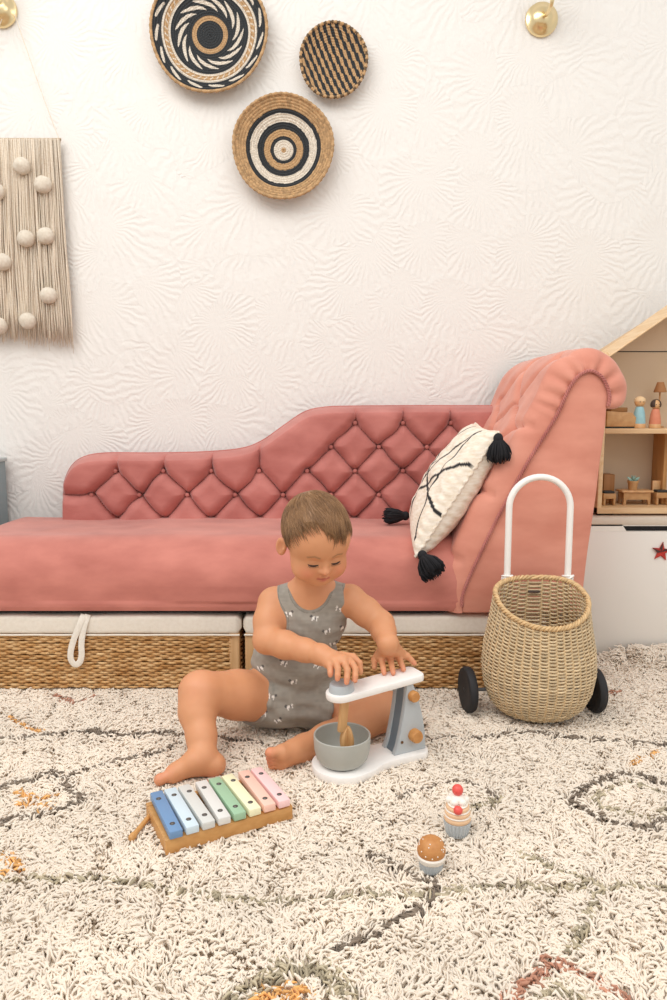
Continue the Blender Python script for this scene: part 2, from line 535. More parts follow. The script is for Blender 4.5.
def head_end():
    nu, nv = len(seam), 150
    # v runs: from the seam outwards over the rounded front edge (first part), then back along the depth
    Rf = .036
    va = np.linspace(0, math.pi / 2, 26)
    out = np.concatenate([np.sin(va) ** 1, np.ones(nv - 26)])            # 0 at the seam, 1 on the outer skin
    yy = np.concatenate([ARM_Y0 + .004 + Rf * (1 - np.cos(va)), np.linspace(ARM_Y0 + Rf + .004, ARM_Y1, nv - 25)[1:]])
    U = arc[:, None] * np.ones((1, nv)); V = yy[None] * np.ones((nu, 1))
    base = seam[:, None, :] + nor[:, None, :] * (thick[:, None] * out[None])[..., None]
    P = np.stack([base[..., 0], V, base[..., 1]], -1)
    # diamond buttoning on the sitting side
    ys = [1.73, 1.83, 1.93, 2.03]; du = .085
    bts = [(u, ys[j]) for i, u in enumerate(np.arange(.10, TL - .10, du)) for j in range(4) if (i + j) % 2 == 0]
    bset = {(round(a, 3), b) for a, b in bts}; fl = []
    for a, b in bts:
        for s in (-.10, .10):
            if (round(a + du, 3), round(b + s, 2)) in bset: fl.append(((a, b), (a + du, round(b + s, 2))))
        if b == 1.73: fl.append(((a, b), (a + .012, ARM_Y0 + .012)))
    fl = [(a, b) for a, b in fl]
    P2 = np.stack([U, V], -1)
    h = tuft_height(P2, fl, bts, H=.018, w=.016) - .018
    # gathers round the scroll
    sc = np.clip((U - (TL - .26)) / .05, 0, 1)
    ph = np.sin(U * 2 * math.pi / .027 + 1.3 * np.sin(U * 40)); ga = sc * np.exp(-((V - ARM_Y0) / .045) ** 2) * (.5 + .5 * ph) ** 2
    h = h * (1 - .8 * np.clip((U - (TL - .16)) / .08, 0, 1)) - ga * .011 * np.sin(np.pi * np.clip(out * .85 + .12, 0, 1))
    h += (vnoise(P2, 22, 9) - .5) * .006 * np.clip((out - .1) * 2, 0, 1)
    nn = nor[:, None, :] * h[..., None] * np.clip(out * 1.6, .1, 1)[None, :, None]
    P[..., 0] += nn[..., 0]; P[..., 2] += nn[..., 1]
    P[..., 1] += ga * .010 * np.clip(1 - out, 0, 1)
    mb = MB().grid(P)
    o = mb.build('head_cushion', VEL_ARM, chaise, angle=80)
    for a, b in bts:
        i = int(np.argmin(abs(arc - a))); q = seam[i] + nor[i] * (thick[i] - .034)
        MB().ball((q[0], b, q[1]), .009, 12, 8).build('button', VEL_ARM, chaise)
    # front panel, flat fabric inside the seam, with the sloping back of the head end
    back_px = [(607, 408), (605, 430), (600, 465), (596, 498), (591, 532), (587, 560), (581, 613)]
    bk = spline([(*W(x, y, SY0).xz,) for x, y in back_px], 8)
    poly = np.concatenate([seam, bk[1:]])
    cen = poly.mean(0)
    MB().prism([tuple(p) for p in poly], ARM_Y0 + .006, ARM_Y1 - .004, 'xz', bevel=.004).build('front_panel', VEL_ARM, chaise, angle=50)
    # braided welt along the seam: two twisted cords
    pts = spline([(q[0], ARM_Y0 + .002, q[1]) for q in seam[4:-2:2]], 14)
    s = np.concatenate([[0], np.cumsum(np.linalg.norm(np.diff(pts, axis=0), axis=1))]); mb = MB()
    for ph in (0, math.pi):
        a = s / .0062 * math.pi + ph
        n2 = np.stack([-np.gradient(pts[:, 2]), 0 * s, np.gradient(pts[:, 0])], 1); n2 /= np.linalg.norm(n2, axis=1)[:, None]
        mb.tube(pts + n2 * (np.sin(a) * .0022)[:, None] + np.array([0, -1, 0]) * (np.cos(a) * .0016)[:, None], .0023, 5)
    mb.build('braided_welt', VEL, chaise, angle=180)


head_end()
# ------------------------------------------------------------------ rattan boxes under the chaise
RATTAN = mat('seagrass', 'B98A55', .75, 'D9B884', 60, bump=.3, bscale=300, attr='col', vary=.6)
OAK = wood('pale_wood', 'D8B184', 'C49A6A', (9, 9, 1))
CANVAS = mat('cream_canvas', 'EDE6DA', .9, 'E2D9CB', 120, bump=.3, bscale=600)
COTTON = mat('cotton_tape', 'EFE9DF', .85, 'E4DCCE', 200, bump=.3, bscale=900)
BOX_Y = 1.654


def rattan_box(x0, x1, label, y0, tab_x, tabw):
    t = thing('storage_basket', label, 'storage basket', ((x0 + x1) / 2, (y0 + 2.0) / 2, 0), 'woven storage baskets under the chaise')
    H0, H1 = .004, .136
    y1 = 1.995
    # inner walls
    mb = MB(); c = lin('A87C48')
    mb.box((x0 + .012, y0 + .010, H0), (x1 - .012, y0 + .016, H1), .001, col=c)
    mb.box((x0 + .012, y1 - .014, H0), (x1 - .012, y1 - .006, H1), .001, col=c)
    for x in (x0 + .006, x1 - .014): mb.box((x, y0 + .012, H0), (x + .008, y1 - .008, H1), .001, col=c)
    mb.box((x0 + .01, y0 + .01, H0), (x1 - .01, y1 - .01, H0 + .008), .001, col=c)
    # woven strands over stakes, rows alternate in pairs
    rows = int((H1 - H0) / .0058)
    for face in ('front', 'side'):
        if face == 'front': L0, L1 = x0 + .020, x1 - .020
        else: L0, L1 = y0 + .02, y1 - .02
        st = .0165 if face == 'front' else .03
        n = int((L1 - L0) / st * 4)
        u = np.linspace(L0, L1, n)
        for r in range(rows):
            z = H0 + .004 + r * .0058
            ph = (r % 2) * math.pi + (r // 7) * .8
            off = np.cos(u / st * math.pi + ph) * .0034
            zz = z + (vnoise(np.stack([u, np.full(n, r * 1.37)], 1), 16, 3) - .5) * .0032
            rad = .0033 + (vnoise(np.stack([u, np.full(n, r * 3.1)], 1), 25, 4) - .5) * .0012
            k = vnoise(np.stack([u, np.full(n, r * 7.7)], 1), 18, 5)[:, None]
            cc = np.array(lin('BC9058')) * (1 - k) + np.array(lin('F0D3A4')) * k
            cc = np.repeat(cc, 6, 0)
            if face == 'front': path = np.stack([u, y0 + .0035 + off * .9, zz], 1)
            else: path = np.stack([x1 - .004 - off, u, zz], 1)
            mb.tube(path, rad, 6, col=cc)
            if face == 'side': mb.tube(np.stack([x0 + .004 + off, u, zz], 1), rad, 6, col=cc)
    mb.build('woven_body', RATTAN, t, color=True, angle=180)
    for x in (x0 + .001, x1 - .026):
        MB().box((x, y0 - .001, 0), (x + .025, y0 + .024, H1 + .004), .004).build('corner_post', OAK, t)
        MB().box((x, y1 - .026, 0), (x + .025, y1 - .002, H1 + .004), .004).build('corner_post', OAK, t)
    # padded lid cover with soft rounded edges
    nx, na = 90, 40; P = np.zeros((nx, na, 3)); a = np.linspace(0, 2 * math.pi, na)
    zc, hh = .1600, .0245; yc, hy = (y0 + y1) / 2, (y1 - y0) / 2 + .003
    for i, x in enumerate(np.linspace(x0 - .003, x1 + .003, nx)):
        e = min(x - x0 + .003, x1 + .003 - x); s = .012 * (1 - math.sqrt(max(0, 1 - (1 - min(1, e / .012)) ** 2)))
        ca, sa = np.cos(a), np.sin(a)
        yy = yc + np.sign(ca) * np.abs(ca) ** .12 * (hy - s); zz = zc + np.sign(sa) * np.abs(sa) ** .30 * (hh - s)
        P[i] = np.stack([np.full(na, x), yy, zz], 1)
    P[..., 2] += (vnoise(P, 12, 6) - .5) * .004 * (P[..., 2] > zc); P[..., 1] += (vnoise(P, 18, 7) - .5) * .004
    P[..., 2] = np.minimum(P[..., 2], .186)
    mb = MB().grid(P); mb.add(P[0], [tuple(range(na - 1))]); mb.add(P[-1], [tuple(range(na - 1))])
    mb.build('lid', CANVAS, t, angle=60)
    MB().tube([(x, y0 - .004 + .001 * math.sin(x * 60), .137) for x in np.linspace(x0, x1, 80)], .0022, 6).build('lid_hem', CANVAS, t)
    # pull tab: a folded loop of tape hanging over the front of the lid
    if tab_x is not None:
        q = [(.016, -.002, .186), (.011, -.009, .172), (.003, -.011, .152), (-.007, -.012, .128), (-.015, -.013, .100), (-.015, -.013, .080), (-.006, -.013, .068), (.005, -.0125, .074),
             (.010, -.012, .092), (.010, -.011, .114), (.013, -.0095, .140), (.019, -.008, .165), (.025, -.002, .186)]
        path = spline([(tab_x + a, y0 + b, c) for a, b, c in q], 8)
        dv = np.gradient(path, axis=0); upv = np.stack([dv[:, 2], 0 * dv[:, 0], -dv[:, 0]], 1)
        MB().tube(path, tabw, 8, flat=.18, up=upv).build('pull_tab', COTTON, t)


bx = lambda px: W(px, 650, BOX_Y).x
rattan_box(-.885, bx(240), 'woven basket with cream lid and a white loop tab, under the chaise foot end', BOX_Y, bx(79), .0072)
rattan_box(bx(244.5), bx(545), 'long woven basket with cream padded lid behind the toddler and the wheeled cart', BOX_Y, None, .0066)

# ------------------------------------------------------------------ white toy chest, doll house and the blue-grey shelf
WHITE = mat('white_lacquer', 'F0ECE5', .45, 'ECE8E0', 5)
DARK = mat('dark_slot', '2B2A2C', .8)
CX0 = W(579, 600, 1.875).x; CY = 1.875; CTOP = W(640, 517, CY).z
chest = thing('toy_chest', 'white toy chest with a slot handle and red star, under the doll house', 'chest', (CX0 + .45, 2.0, FLOOR_Z))
CX1 = CX0 + .92
MB().box((CX0, CY + .018, FLOOR_Z), (CX1, 2.15, CTOP - .022), .002).build('body', WHITE, chest)
MB().box((CX0 - .003, CY - .004, CTOP - .020), (CX1, 2.152, CTOP), .003).build('top_panel', mat('top_laminate', 'D9CDBD', .5), chest)
# drawer front with the slot cut-out
sl0, sl1 = W(621, 526, CY).x, W(706, 526, CY).x
zs0, zs1 = W(640, 531.5, CY).z, W(640, 523, CY).z
zt, zb = CTOP - .024, .012
fp = [(CX0 + .002, zb), (CX1 - .002, zb), (CX1 - .002, zt), (CX0 + .002, zt)]
mb = MB()
mb.box((CX0 + .002, CY, zb), (CX1 - .002, CY + .016, zs0), .0015)
mb.box((CX0 + .002, CY, zs1), (CX1 - .002, CY + .016, zt), .0015)
mb.prism([(CX0 + .002, zs0), (sl0 + .016, zs0), (sl0, zs1), (CX0 + .002, zs1)], CY, CY + .016, bevel=0)
mb.prism([(sl1 - .016, zs0), (CX1 - .002, zs0), (CX1 - .002, zs1), (sl1, zs1)], CY, CY + .016, bevel=0)
mb.build('drawer_front', WHITE, chest, angle=30)
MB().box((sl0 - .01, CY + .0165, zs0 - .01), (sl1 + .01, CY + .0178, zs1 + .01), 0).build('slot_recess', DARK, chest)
MB().box((CX0 + .002, CY + .002, FLOOR_Z), (CX1 - .002, CY + .017, zb - .004), .0015).build('lower_panel', WHITE, chest)
sc_ = W(661, 551.5, CY)
star = [(sc_.x + r * math.sin(k * math.pi / 5 + .1), sc_.z + r * math.cos(k * math.pi / 5 + .1)) for k in range(10) for r in ((.027 if k % 2 == 0 else .0115),)]
st = MB().prism(star, CY - .005, CY, bevel=.002).build('star', mat('red_star', 'C8382B', .35, '9C241F', 60, vary=.3), chest, angle=20)
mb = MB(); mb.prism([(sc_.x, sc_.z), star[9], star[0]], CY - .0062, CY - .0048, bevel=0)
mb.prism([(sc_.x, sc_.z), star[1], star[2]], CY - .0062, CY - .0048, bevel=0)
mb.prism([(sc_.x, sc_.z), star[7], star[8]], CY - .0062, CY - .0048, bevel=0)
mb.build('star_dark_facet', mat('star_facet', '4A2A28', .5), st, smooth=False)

# doll house
PINE = wood('pine', 'E8CBA3', 'DDB98A', (9, 1, 9)); PINE2 = wood('pine_floor', 'E2C298', 'D4AE80', (1, 9, 9)); PLY = mat('house_back', 'D3BFA6', .8, 'C8B294', 6)
HY0, HY1 = 1.895, 2.045
hx0 = W(597.5, 500, HY0).x; hz0 = CTOP; h_mid = W(630, 431, HY0).z; hz_roof = W(604, 352, HY0).z
hw = .62; hx1 = hx0 + hw
house = thing('doll_house', 'open fronted pine doll house with a pitched roof on the white toy chest', 'doll house', (hx0 + hw / 2, 2.02, CTOP))
T = .012
MB().box((hx0, HY0, hz0 + .006), (hx0 + T, HY1, hz_roof), .0015).build('side_panel', PINE, house)
MB().box((hx1 - T, HY0, hz0 + .006), (hx1, HY1, hz_roof), .0015).build('side_panel', PINE, house)
MB().box((hx0, HY0 - .002, hz0 + .006), (hx1, HY1, hz0 + .006 + .016), .0015).build('floor_board', PINE2, house)
MB().box((hx0 + T, HY0, h_mid - .007), (hx1 - T, HY1, h_mid + .006), .0015).build('floor_board', PINE2, house)
MB().box((hx0 + T, HY0, hz_roof - .007), (hx1 - T, HY0 + .012, hz_roof + .006), .0015)
for k, x in enumerate((hx0 + .03, hx1 - .03)): MB().box((x - .02, HY0 + .02, hz0), (x + .02, HY1 - .02, hz0 + .0065), .001).build('foot', DARK, house)
apex = (hx0 + hw / 2, hz_roof + .235)
e0 = (hx0 - .015, hz_roof - .012); e1 = (hx1 + .015, hz_roof - .012)
ri0, ri1, ro0, ro1 = [W(a, b, c) for a, b, c in ((615, 353, HY0), (667, 317, HY0), (604, 347.5, HY1), (667, 305, HY1))]
sl = (ri1.z - ri0.z) / (ri1.x - ri0.x); ax_ = hx0 + hw / 2
apex = (ax_, ri0.z + sl * (ax_ - ri0.x)); apo = (ax_, ro1.z + sl * (ax_ - ro1.x))
e0 = (hx0 - .012, ri0.z + sl * (hx0 - .012 - ri0.x)); e0o = (hx0 - .016, ro1.z + sl * (hx0 - .016 - ro1.x))
mir = lambda p: (2 * ax_ - p[0], p[1])
MB().prism([e0, apex, apo, e0o], HY0 - .006, HY1, bevel=.0015).build('roof_panel', PINE, house, angle=20)
MB().prism([mir(e0), mir(e0o), apo, apex], HY0 - .006, HY1, bevel=.0015).build('roof_panel', PINE, house, angle=20)
MB().prism([(hx0 + T, hz0 + .01), (hx1 - T, hz0 + .01), (hx1 - T, hz_roof), (apex[0], apex[1] - .004), (hx0 + T, hz_roof)], HY1 - .012, HY1 - .005, bevel=0).build('back_panel', PLY, house, smooth=False)
MB().tube([(hx0 + T, HY1 - .013, hz_roof + .012), (hx1 - T, HY1 - .013, hz_roof + .012)], .0012, 6).build('back_joint', DARK, house)
px_ = W(652, 470, 2.03).x
MB().box((px_, 1.96, hz0 + .0225), (px_ + .010, HY1 - .013, h_mid - .0075), .001).build('partition', wood('dark_pine', 'C0905A', 'B08049', (9, 9, 1)), house)

WD = wood('toy_wood', 'C59A68', 'B58655', (8, 1, 8)); WD2 = wood('toy_beech', 'DDB283', 'CB9C68', (8, 8, 1)); CHAR = mat('toy_charcoal', '33312F', .7)
ZT = h_mid + .0065; ZL = hz0 + .0225


def at_house(px, d): return W(px, 430, d).x


# upper floor: toy bed-side chest, two peg dolls, lamp
t = thing('toy_sideboard', 'small brown wooden toy sideboard with stepped top on the doll house upper floor', 'toy furniture', (at_house(622, 1.96), 1.96, ZT))
x0, x1 = at_house(603, 1.96), at_house(632, 1.96)
MB().prism([(x0, ZT + .004), (x1, ZT + .004), (x1, ZT + .028), (x1 - .012, ZT + .041), (x0, ZT + .045)], 1.935, 1.985, bevel=.0015).build('body', WD, t, angle=25)
MB().box((x0 + .012, 1.94, ZT + .0425), (x1 - .022, 1.98, ZT + .055), .002).build('cushion', mat('toy_cushion', '8E6236', .8), t)
MB().box((x0 + .001, 1.937, ZT), (x1 - .002, 1.983, ZT + .0045), .001).build('base', CHAR, t)


def peg_doll(px, d, k, dress, hair, label, bun):
    """k scales a 5.5 cm doll"""
    c = at_house(px, d)
    t = thing('peg_doll', label, 'peg doll', (c, d, ZT), 'peg dolls in the doll house')
    L = lambda prof: [(r * k * .92, h * k) for r, h in prof]
    MB().lathe(L([(.0, 0), (.0125, 0), (.013, .002), (.0128, .008), (.0125, .0085)]), (c, d, ZT), sides=28).build('base', WD2, t)
    b = .040
    MB().lathe(L([(.0126, .0083), (.0128, .010), (.0120, b * .45), (.0102, b * .75), (.0080, b * .93), (.0062, b), (.0, b + .001)]), (c, d, ZT), sides=28).build('dress', dress, t)
    hz = ZT + (b + .0088) * k; hr = .0098 * k
    hd = MB().ball((c, d, hz), hr, 22, 14).build('head', WD2, t)
    if bun:
        MB().lathe([(hr * 1.01, hr * .1), (hr * 1.04, hr * .35), (hr * .9, hr * .7), (hr * .5, hr * 1.0), (0, hr * 1.1)], (c, d, hz), sides=24).build('hair', hair, t)
    else:
        n, m = 22, 14; P = np.zeros((n, m, 3))
        for i in range(n):
            for j in range(m):
                ph = -math.pi * .5 + .55 + (2 * math.pi - 1.1) * i / (n - 1); th = .02 + (math.pi * .66) * j / (m - 1)
                P[i, j] = (c + 1.12 * hr * math.sin(th) * math.cos(ph), d + 1.12 * hr * math.sin(th) * math.sin(ph), hz + 1.14 * hr * math.cos(th))
        o = MB().grid(P).build('hair', hair, t)
        s = o.modifiers.new('thick', 'SOLIDIFY'); s.thickness = .0015
    for s in (-1, 1): MB().ball((c + s * .33 * hr, d - .935 * hr, hz), .0009 * k, 8, 6).build('eye', CHAR, hd)


peg_doll(638.5, 1.945, 1.42, mat('blue_dress', '9CC6CC', .6, '8FBBC4', 80), mat('blond_hair', 'E6C79C', .7), 'peg doll in a pale blue dress on the doll house upper floor', True)
peg_doll(654.5, 1.945, 1.28, mat('coral_dress', 'D98B6C', .6, 'CF7F62', 80), mat('dark_doll_hair', '4A3A33', .7), 'peg doll in a coral dress with dark hair on the doll house upper floor', False)
t = thing('toy_lamp', 'tiny toy floor lamp with brown shade behind the coral peg doll', 'toy lamp', (at_house(658, 1.992), 1.992, ZT)); c = at_house(658, 1.992)
MB().lathe([(0, 0), (.014, 0), (.014, .004), (.003, .005)], (c, 1.992, ZT), sides=24).build('base', WD, t)
MB().lathe([(.0022, .0048), (.0022, .098)], (c, 1.992, ZT), sides=12).build('pole', WD, t)
MB().lathe([(0, .096), (.0165, .0962), (.0168, .0972), (.0085, .1235), (0, .1238)], (c, 1.992, ZT), sides=28).build('lamp_shade', mat('brown_shade', 'A9764A', .7), t)
# lower floor
t = thing('toy_table', 'small wooden toy table holding a potted plant on the doll house ground floor', 'toy furniture', (at_house(634, 1.97), 1.97, ZL))
x0, x1 = W(619, 490, 1.97).x, W(650, 490, 1.97).x
MB().box((x0, 1.945, ZL + .034), (x1, 1.995, ZL + .0392), .0012).build('table_top', WD2, t)
MB().prism([(x0 + .006, ZL), (x0 + .012, ZL), (x0 + .014, ZL + .014), (x1 - .014, ZL + .014), (x1 - .012, ZL), (x1 - .006, ZL), (x1 - .006, ZL + .0342), (x0 + .006, ZL + .0342)], 1.95, 1.958, bevel=0).build('trestle', WD, t, smooth=False)
MB().prism([(x0 + .006, ZL), (x0 + .012, ZL), (x0 + .014, ZL + .014), (x1 - .014, ZL + .014), (x1 - .012, ZL), (x1 - .006, ZL), (x1 - .006, ZL + .0342), (x0 + .006, ZL + .0342)], 1.982, 1.99, bevel=0).build('trestle', WD, t, smooth=False)
c = W(633, 480, 1.97).x; zt_ = ZL + .0393
t = thing('toy_potted_plant', 'toy succulent with mint leaves in a wooden pot on the toy table', 'toy plant', (c, 1.97, zt_))
MB().lathe([(0, 0), (.011, 0), (.0135, .019), (.0152, .0192), (.0152, .025), (.0125, .025), (.0123, .022), (0, .022)], (c, 1.97, zt_), sides=24).build('pot', WD, t)
mb = MB()
for k in range(9):
    a = k * 2.4; l = .0165 if k < 6 else .007
    tip = Vector((math.cos(a) * l, math.sin(a) * l, .010 + .004 * (k > 5)))
    mb.tube([(c + tip.x * s, 1.97 + tip.y * s, zt_ + .021 + tip.z * s * 1.4) for s in (0, .35, .7, 1)], [.0022, .0038, .003, .0005], 8, flat=.5)
mb.build('leaves', mat('mint_leaves', 'A9CFC6', .6, '93BDB4', 90), t)


def block(name, label, px0, px1, d, z0, h, legs=True, m=WD, back=0, py=490, top=None):
    x0, x1 = W(px0, py, d).x, W(px1, py, d).x
    t = thing(name, label, 'toy furniture', ((x0 + x1) / 2, d, z0))
    if legs:
        MB().box((x0, d - .018, z0 + h * .55), (x1, d + .018, z0 + h), .0015).build('seat', m, t)
        for xx in (x0 + .001, x1 - .0065):
            MB().box((xx, d - .017, z0), (xx + .0055, d + .017, z0 + h * .56), .001).build('leg', m, t)
    else: MB().box((x0, d - .018, z0), (x1, d + .018, z0 + h), .002).build('body', m, t)
    if back: MB().box((x0 + .001, d + .012, z0 + h * .9), (x1 - .002, d + .018, z0 + back), .0015).build('backrest', WD2, t)
    if top: MB().box((x0 + .002, d - .016, z0 + h + .0003), (x1 - .003, d + .010, z0 + h + .0065), .003).build('cushion', top, t)
    return t


block('toy_armchair', 'toy armchair with upright back and dark cushion on the doll house ground floor', 654, 667, 1.96, ZL, .034, m=WD, back=.064, top=CHAR)
block('toy_stool', 'low toy bench with a dark pad beside the toy table in the doll house', 601.5, 614, 1.955, ZL, .032, m=WD, top=CHAR)
block('toy_cupboard', 'tall brown toy cupboard in the corner of the doll house ground floor', 601, 612, 2.005, ZL, .080, legs=False, m=wood('walnut_toy', 'A8733F', '95632F', (8, 8, 1)))

# blue-grey cabinet at the left edge
q = W(8, 470, 2.15)
t = thing('side_cabinet', 'blue-grey painted side cabinet with a pale top beyond the foot of the chaise', 'cabinet', (q.x - .2, 2.03, FLOOR_Z))
BG = mat('blue_grey_paint', '8E9CA0', .55, '87959A', 8); topz = W(4, 462, 1.94).z
MB().box((q.x - .42, 1.93, FLOOR_Z), (q.x - .006, 2.15, topz - .012), .003).build('body', BG, t)
MB().box((q.x - .43, 1.92, topz - .012), (q.x, 2.152, topz), .003).build('top_panel', mat('pale_top', 'B9C0BF', .5), t)
MB().box((q.x - .41, 1.926, .0), (q.x - .02, 1.9295, topz - .03), .001).build('door', BG, t)
# ------------------------------------------------------------------ woven wall baskets
WOVEN = mat('woven_fibre', 'FFFFFF', .8, 'C9C2B8', 260, bump=.4, bscale=700, attr='col', vary=.6)
K_, W_, N_ = np.array(lin('2E3236')), np.array(lin('EDE4D6')), np.array(lin('CBA67A'))


def wall_plate(px, py, R, label, kind, tilt=(0, 0), squash=1.0):
    c = W(px, py, WALL_Y - .04)
    coils = {'spiral': 23, 'rings': 20, 'check': 15}[kind]
    nr, na = coils * 6, 540
    r = np.linspace(0.004, 1, nr)[:, None] * np.ones((1, na + 1)); a = np.linspace(0, 2 * math.pi, na + 1)[None] * np.ones((nr, 1))
    ci = r * coils; fr = ci - np.floor(ci); idx = np.floor(ci)
    st = np.maximum(6, np.round((idx + .5) / coils * 2 * math.pi * R / .0062))
    tw = 1 if kind != 'rings' else -1
    ph = a * st + tw * (fr - .5) * 2.2
    coil = np.sqrt(np.clip(1 - (2 * fr - 1) ** 2, 0, 1)) * .0036
    stitch = .0009 * np.abs(np.sin(ph / 2))
    depth = {'spiral': .030, 'rings': .034, 'check': .020}[kind]
    z = depth * (np.clip(r, 0, 1) ** 2.6) + coil + stitch
    hsh = lambda k: (np.sin(k * 12.9898) * 43758.5453) % 1
    jit = .03 * (vnoise(np.stack([a * 6, r * 30], -1), 1.6, 3) - .5)
    if kind == 'rings':
        rr = r + jit * .3
        col = np.where((rr < .20)[..., None], W_, K_)
        for lo, hi, cc in ((.27, .40, N_), (.53, .68, W_), (.76, 1.1, N_)): col = np.where(((rr >= lo) & (rr < hi))[..., None], cc, col)
        col = np.where(((r < .05))[..., None], N_, col)
        k = hsh(np.floor(a * st / (2 * math.pi)) + idx * 17)
        col = col * np.where((rr > .76), .72 + .45 * k, .9 + .15 * k)[..., None]
    elif kind == 'spiral':
        rr = r; col = np.tile(K_, (nr, na + 1, 1)); 
        m = (rr > .235) & (rr < .315); col = np.where(m[..., None], N_ * .95, col)
        # white leaf-shaped stitches of the inner ring, slanted
        s1 = (a * 13 / (2 * math.pi) - (rr - .40) * 9.0) % 1; w1 = (rr > .40) & (rr < .60) & (np.abs(s1 - .5) < .30 * np.sin(np.clip((rr - .40) / .20, 0, 1) * math.pi) + .02)
        col = np.where(w1[..., None], W_, col)
        m = (rr > .675) & (rr < .83); s2 = (a * 44 / (2 * math.pi) + (rr - .675) * 8) % 1
        col = np.where(m[..., None], np.where(((rr > .72) & (rr < .785) & (s2 < .75))[..., None], N_, W_), col)
        m2 = m & (((rr > .715) & (rr < .73)) | ((rr > .78) & (rr < .79))) ; col = np.where(m2[..., None], N_ * .8, col)
        s3 = (a * 15 / (2 * math.pi) - (rr - .9) * 8.0) % 1; w3 = (rr > .868) & (rr < .945) & (np.abs(s3 - .5) < .26 * np.sin(np.clip((rr - .868) / .077, 0, 1) * math.pi) ** .6)
        col = np.where(w3[..., None], W_, col); col = np.where((rr > .975)[..., None], N_, col)
    else:
        s = np.round((idx + .5) / coils * 34)
        xx, zz = r * np.cos(a), r * np.sin(a); v_ = (zz + .30 * xx) * 4.6; q = (xx * 4.2 + .55 * np.floor(v_) + .35 * (v_ % 1)) % 1
        col = np.where((q < .46)[..., None], N_ * 1.05, K_); col = col
    col = col * (.85 + .3 * vnoise(np.stack([a * 20, r * 60], -1), 1.2, 7))[..., None]
    X = r * R * np.cos(a); Z = r * R * np.sin(a) * squash
    # hand-made rim wobble
    wob = 1 + .008 * np.sin(a * 3 + 1) * r + .006 * np.sin(a * 5)*r
    Rt = Matrix.Rotation(tilt[0], 3, 'X') @ Matrix.Rotation(tilt[1], 3, 'Z')
    P = np.stack([X * wob, -z, Z * wob], -1) @ np.array(Rt).T + np.array((c.x, WALL_Y - .012, c.z))
    t = thing('woven_wall_basket', label, 'wall basket', (c.x, WALL_Y, c.z), 'round woven baskets on the wall')
    mb = MB().grid(P, col=col)
    Pb = P.copy(); Pb[..., 1] += .006; Pb[..., 1] = np.minimum(Pb[..., 1], WALL_Y - .002)
    mb.grid(Pb, col=col * 0 + N_ * .8)
    mb.build('woven_dish', WOVEN, t, color=True, angle=180)
    aa = np.linspace(0, 2 * math.pi, 260)[:-1]; w_ = 1 + .008 * np.sin(aa * 3 + 1) + .006 * np.sin(aa * 5)
    edge = np.stack([R * np.cos(aa) * w_, -np.full(len(aa), depth + .001), R * np.sin(aa) * squash * w_], 1) @ np.array(Rt).T + np.array((c.x, WALL_Y - .012, c.z))
    rc = np.repeat(N_[None] * (np.where(np.sin(aa * 30)[:, None] > 0, 1.1, .25 if kind == 'check' else .85)), 8, 0)
    MB().tube(edge, .0042 + .0008 * np.sin(aa * 60), 8, closed=True, col=rc).build('rim', WOVEN, t, color=True, angle=180)
    return t


s_ = (WALL_Y - .04) / FOC
wall_plate(208.5, 30.5, 54 * s_, 'largest round wall basket, black with cream spiral leaves, partly out at the top', 'spiral', squash=1.0)
wall_plate(333.5, 58.5, 31 * s_, 'smallest round wall basket with an all-over black and tan check', 'check', squash=1.07)
wall_plate(283, 147, 47 * s_, 'medium round wall basket with a tan rim and black and cream rings', 'rings', squash=1.0)

# ------------------------------------------------------------------ fringe hanging with felt balls
YARN = mat('cream_yarn', 'EFE6D8', .95, 'E0D4C2', 300, attr='col', bump=.5, bscale=900, vary=.6)
WY = WALL_Y - .022
hl = thing('yarn_wall_hanging', 'cream yarn fringe wall hanging with felt balls, hung on a string', 'wall hanging', (W(0, 145, WY).x, WY, W(0, 145, WY).z))
a0, a1 = W(-42, 141, WY), W(60, 142, WY)
MB().tube([a0, a1], .0055, 10).build('dowel', wood('dowel_wood', 'D9C6AC', 'CDB897', (1, 9, 9)), hl)
mb = MB(); n = 330
for i in range(n):
    f = (i + .5) / n; x = a0.x + (a1.x - a0.x) * f + RNG.normal() * .001
    ztop = a0.z + .002; zb_ = W(0, 338 + 9 * (f - .5) + RNG.normal() * 4, WY).z
    dx = .035 * (f - .62) + RNG.normal() * .004; yy = WY - .007 + RNG.normal() * .004
    ph = RNG.uniform(0, 6.28); m = 9
    path = [(x + dx * (k / (m - 1)) ** 1.2 + .0022 * math.sin(ph + k * 1.7) * k / m, yy - .003 * math.sin(ph + k), ztop + (zb_ - ztop) * k / (m - 1)) for k in range(m)]
    c = np.array(lin('F0E6D8')) * RNG.uniform(.82, 1.05)
    mb.tube(path, [.0019] * (m - 1) + [.0006], 5, col=np.repeat(np.tile(c, (m, 1)), 5, 0))
mb.build('yarn_fringe', YARN, hl, color=True, angle=180).update_tag()
hl.children[-1]['kind'] = 'stuff'
mb = MB()
for i in range(70):
    f = (i + .5) / 70; x = a0.x + (a1.x - a0.x) * f
    mb.tube([(x + .004 * math.cos(t), WY + .0068 * math.sin(t) * 1, a0.z + .0068 * math.cos(t)) for t in np.linspace(0, 6.28, 9)[:-1]], .0019, 5, closed=True, col=lin('D8C9B4'))
mb.build('yarn_knots', YARN, hl, color=True, angle=180)
FELT = mat('felt_ball', 'E4DACB', .95, 'D0C4B2', 150, bump=.8, bscale=500)
balls = [(22, 166), (43, 184.5), (26, 238.5), (45.5, 236), (27.5, 321), (48.5, 295.5), (-1, 326), (-4, 192), (3, 262)]
for (x, y) in balls:
    q = W(x, y, WY - .022)
    b = MB().ball(q, (.0245, .021, .0235), 24, 16); b.v[0] = b.v[0] + (vnoise(b.v[0], 90, 3)[:, None] - .5) * .003; b.build('felt_ball', FELT, hl)
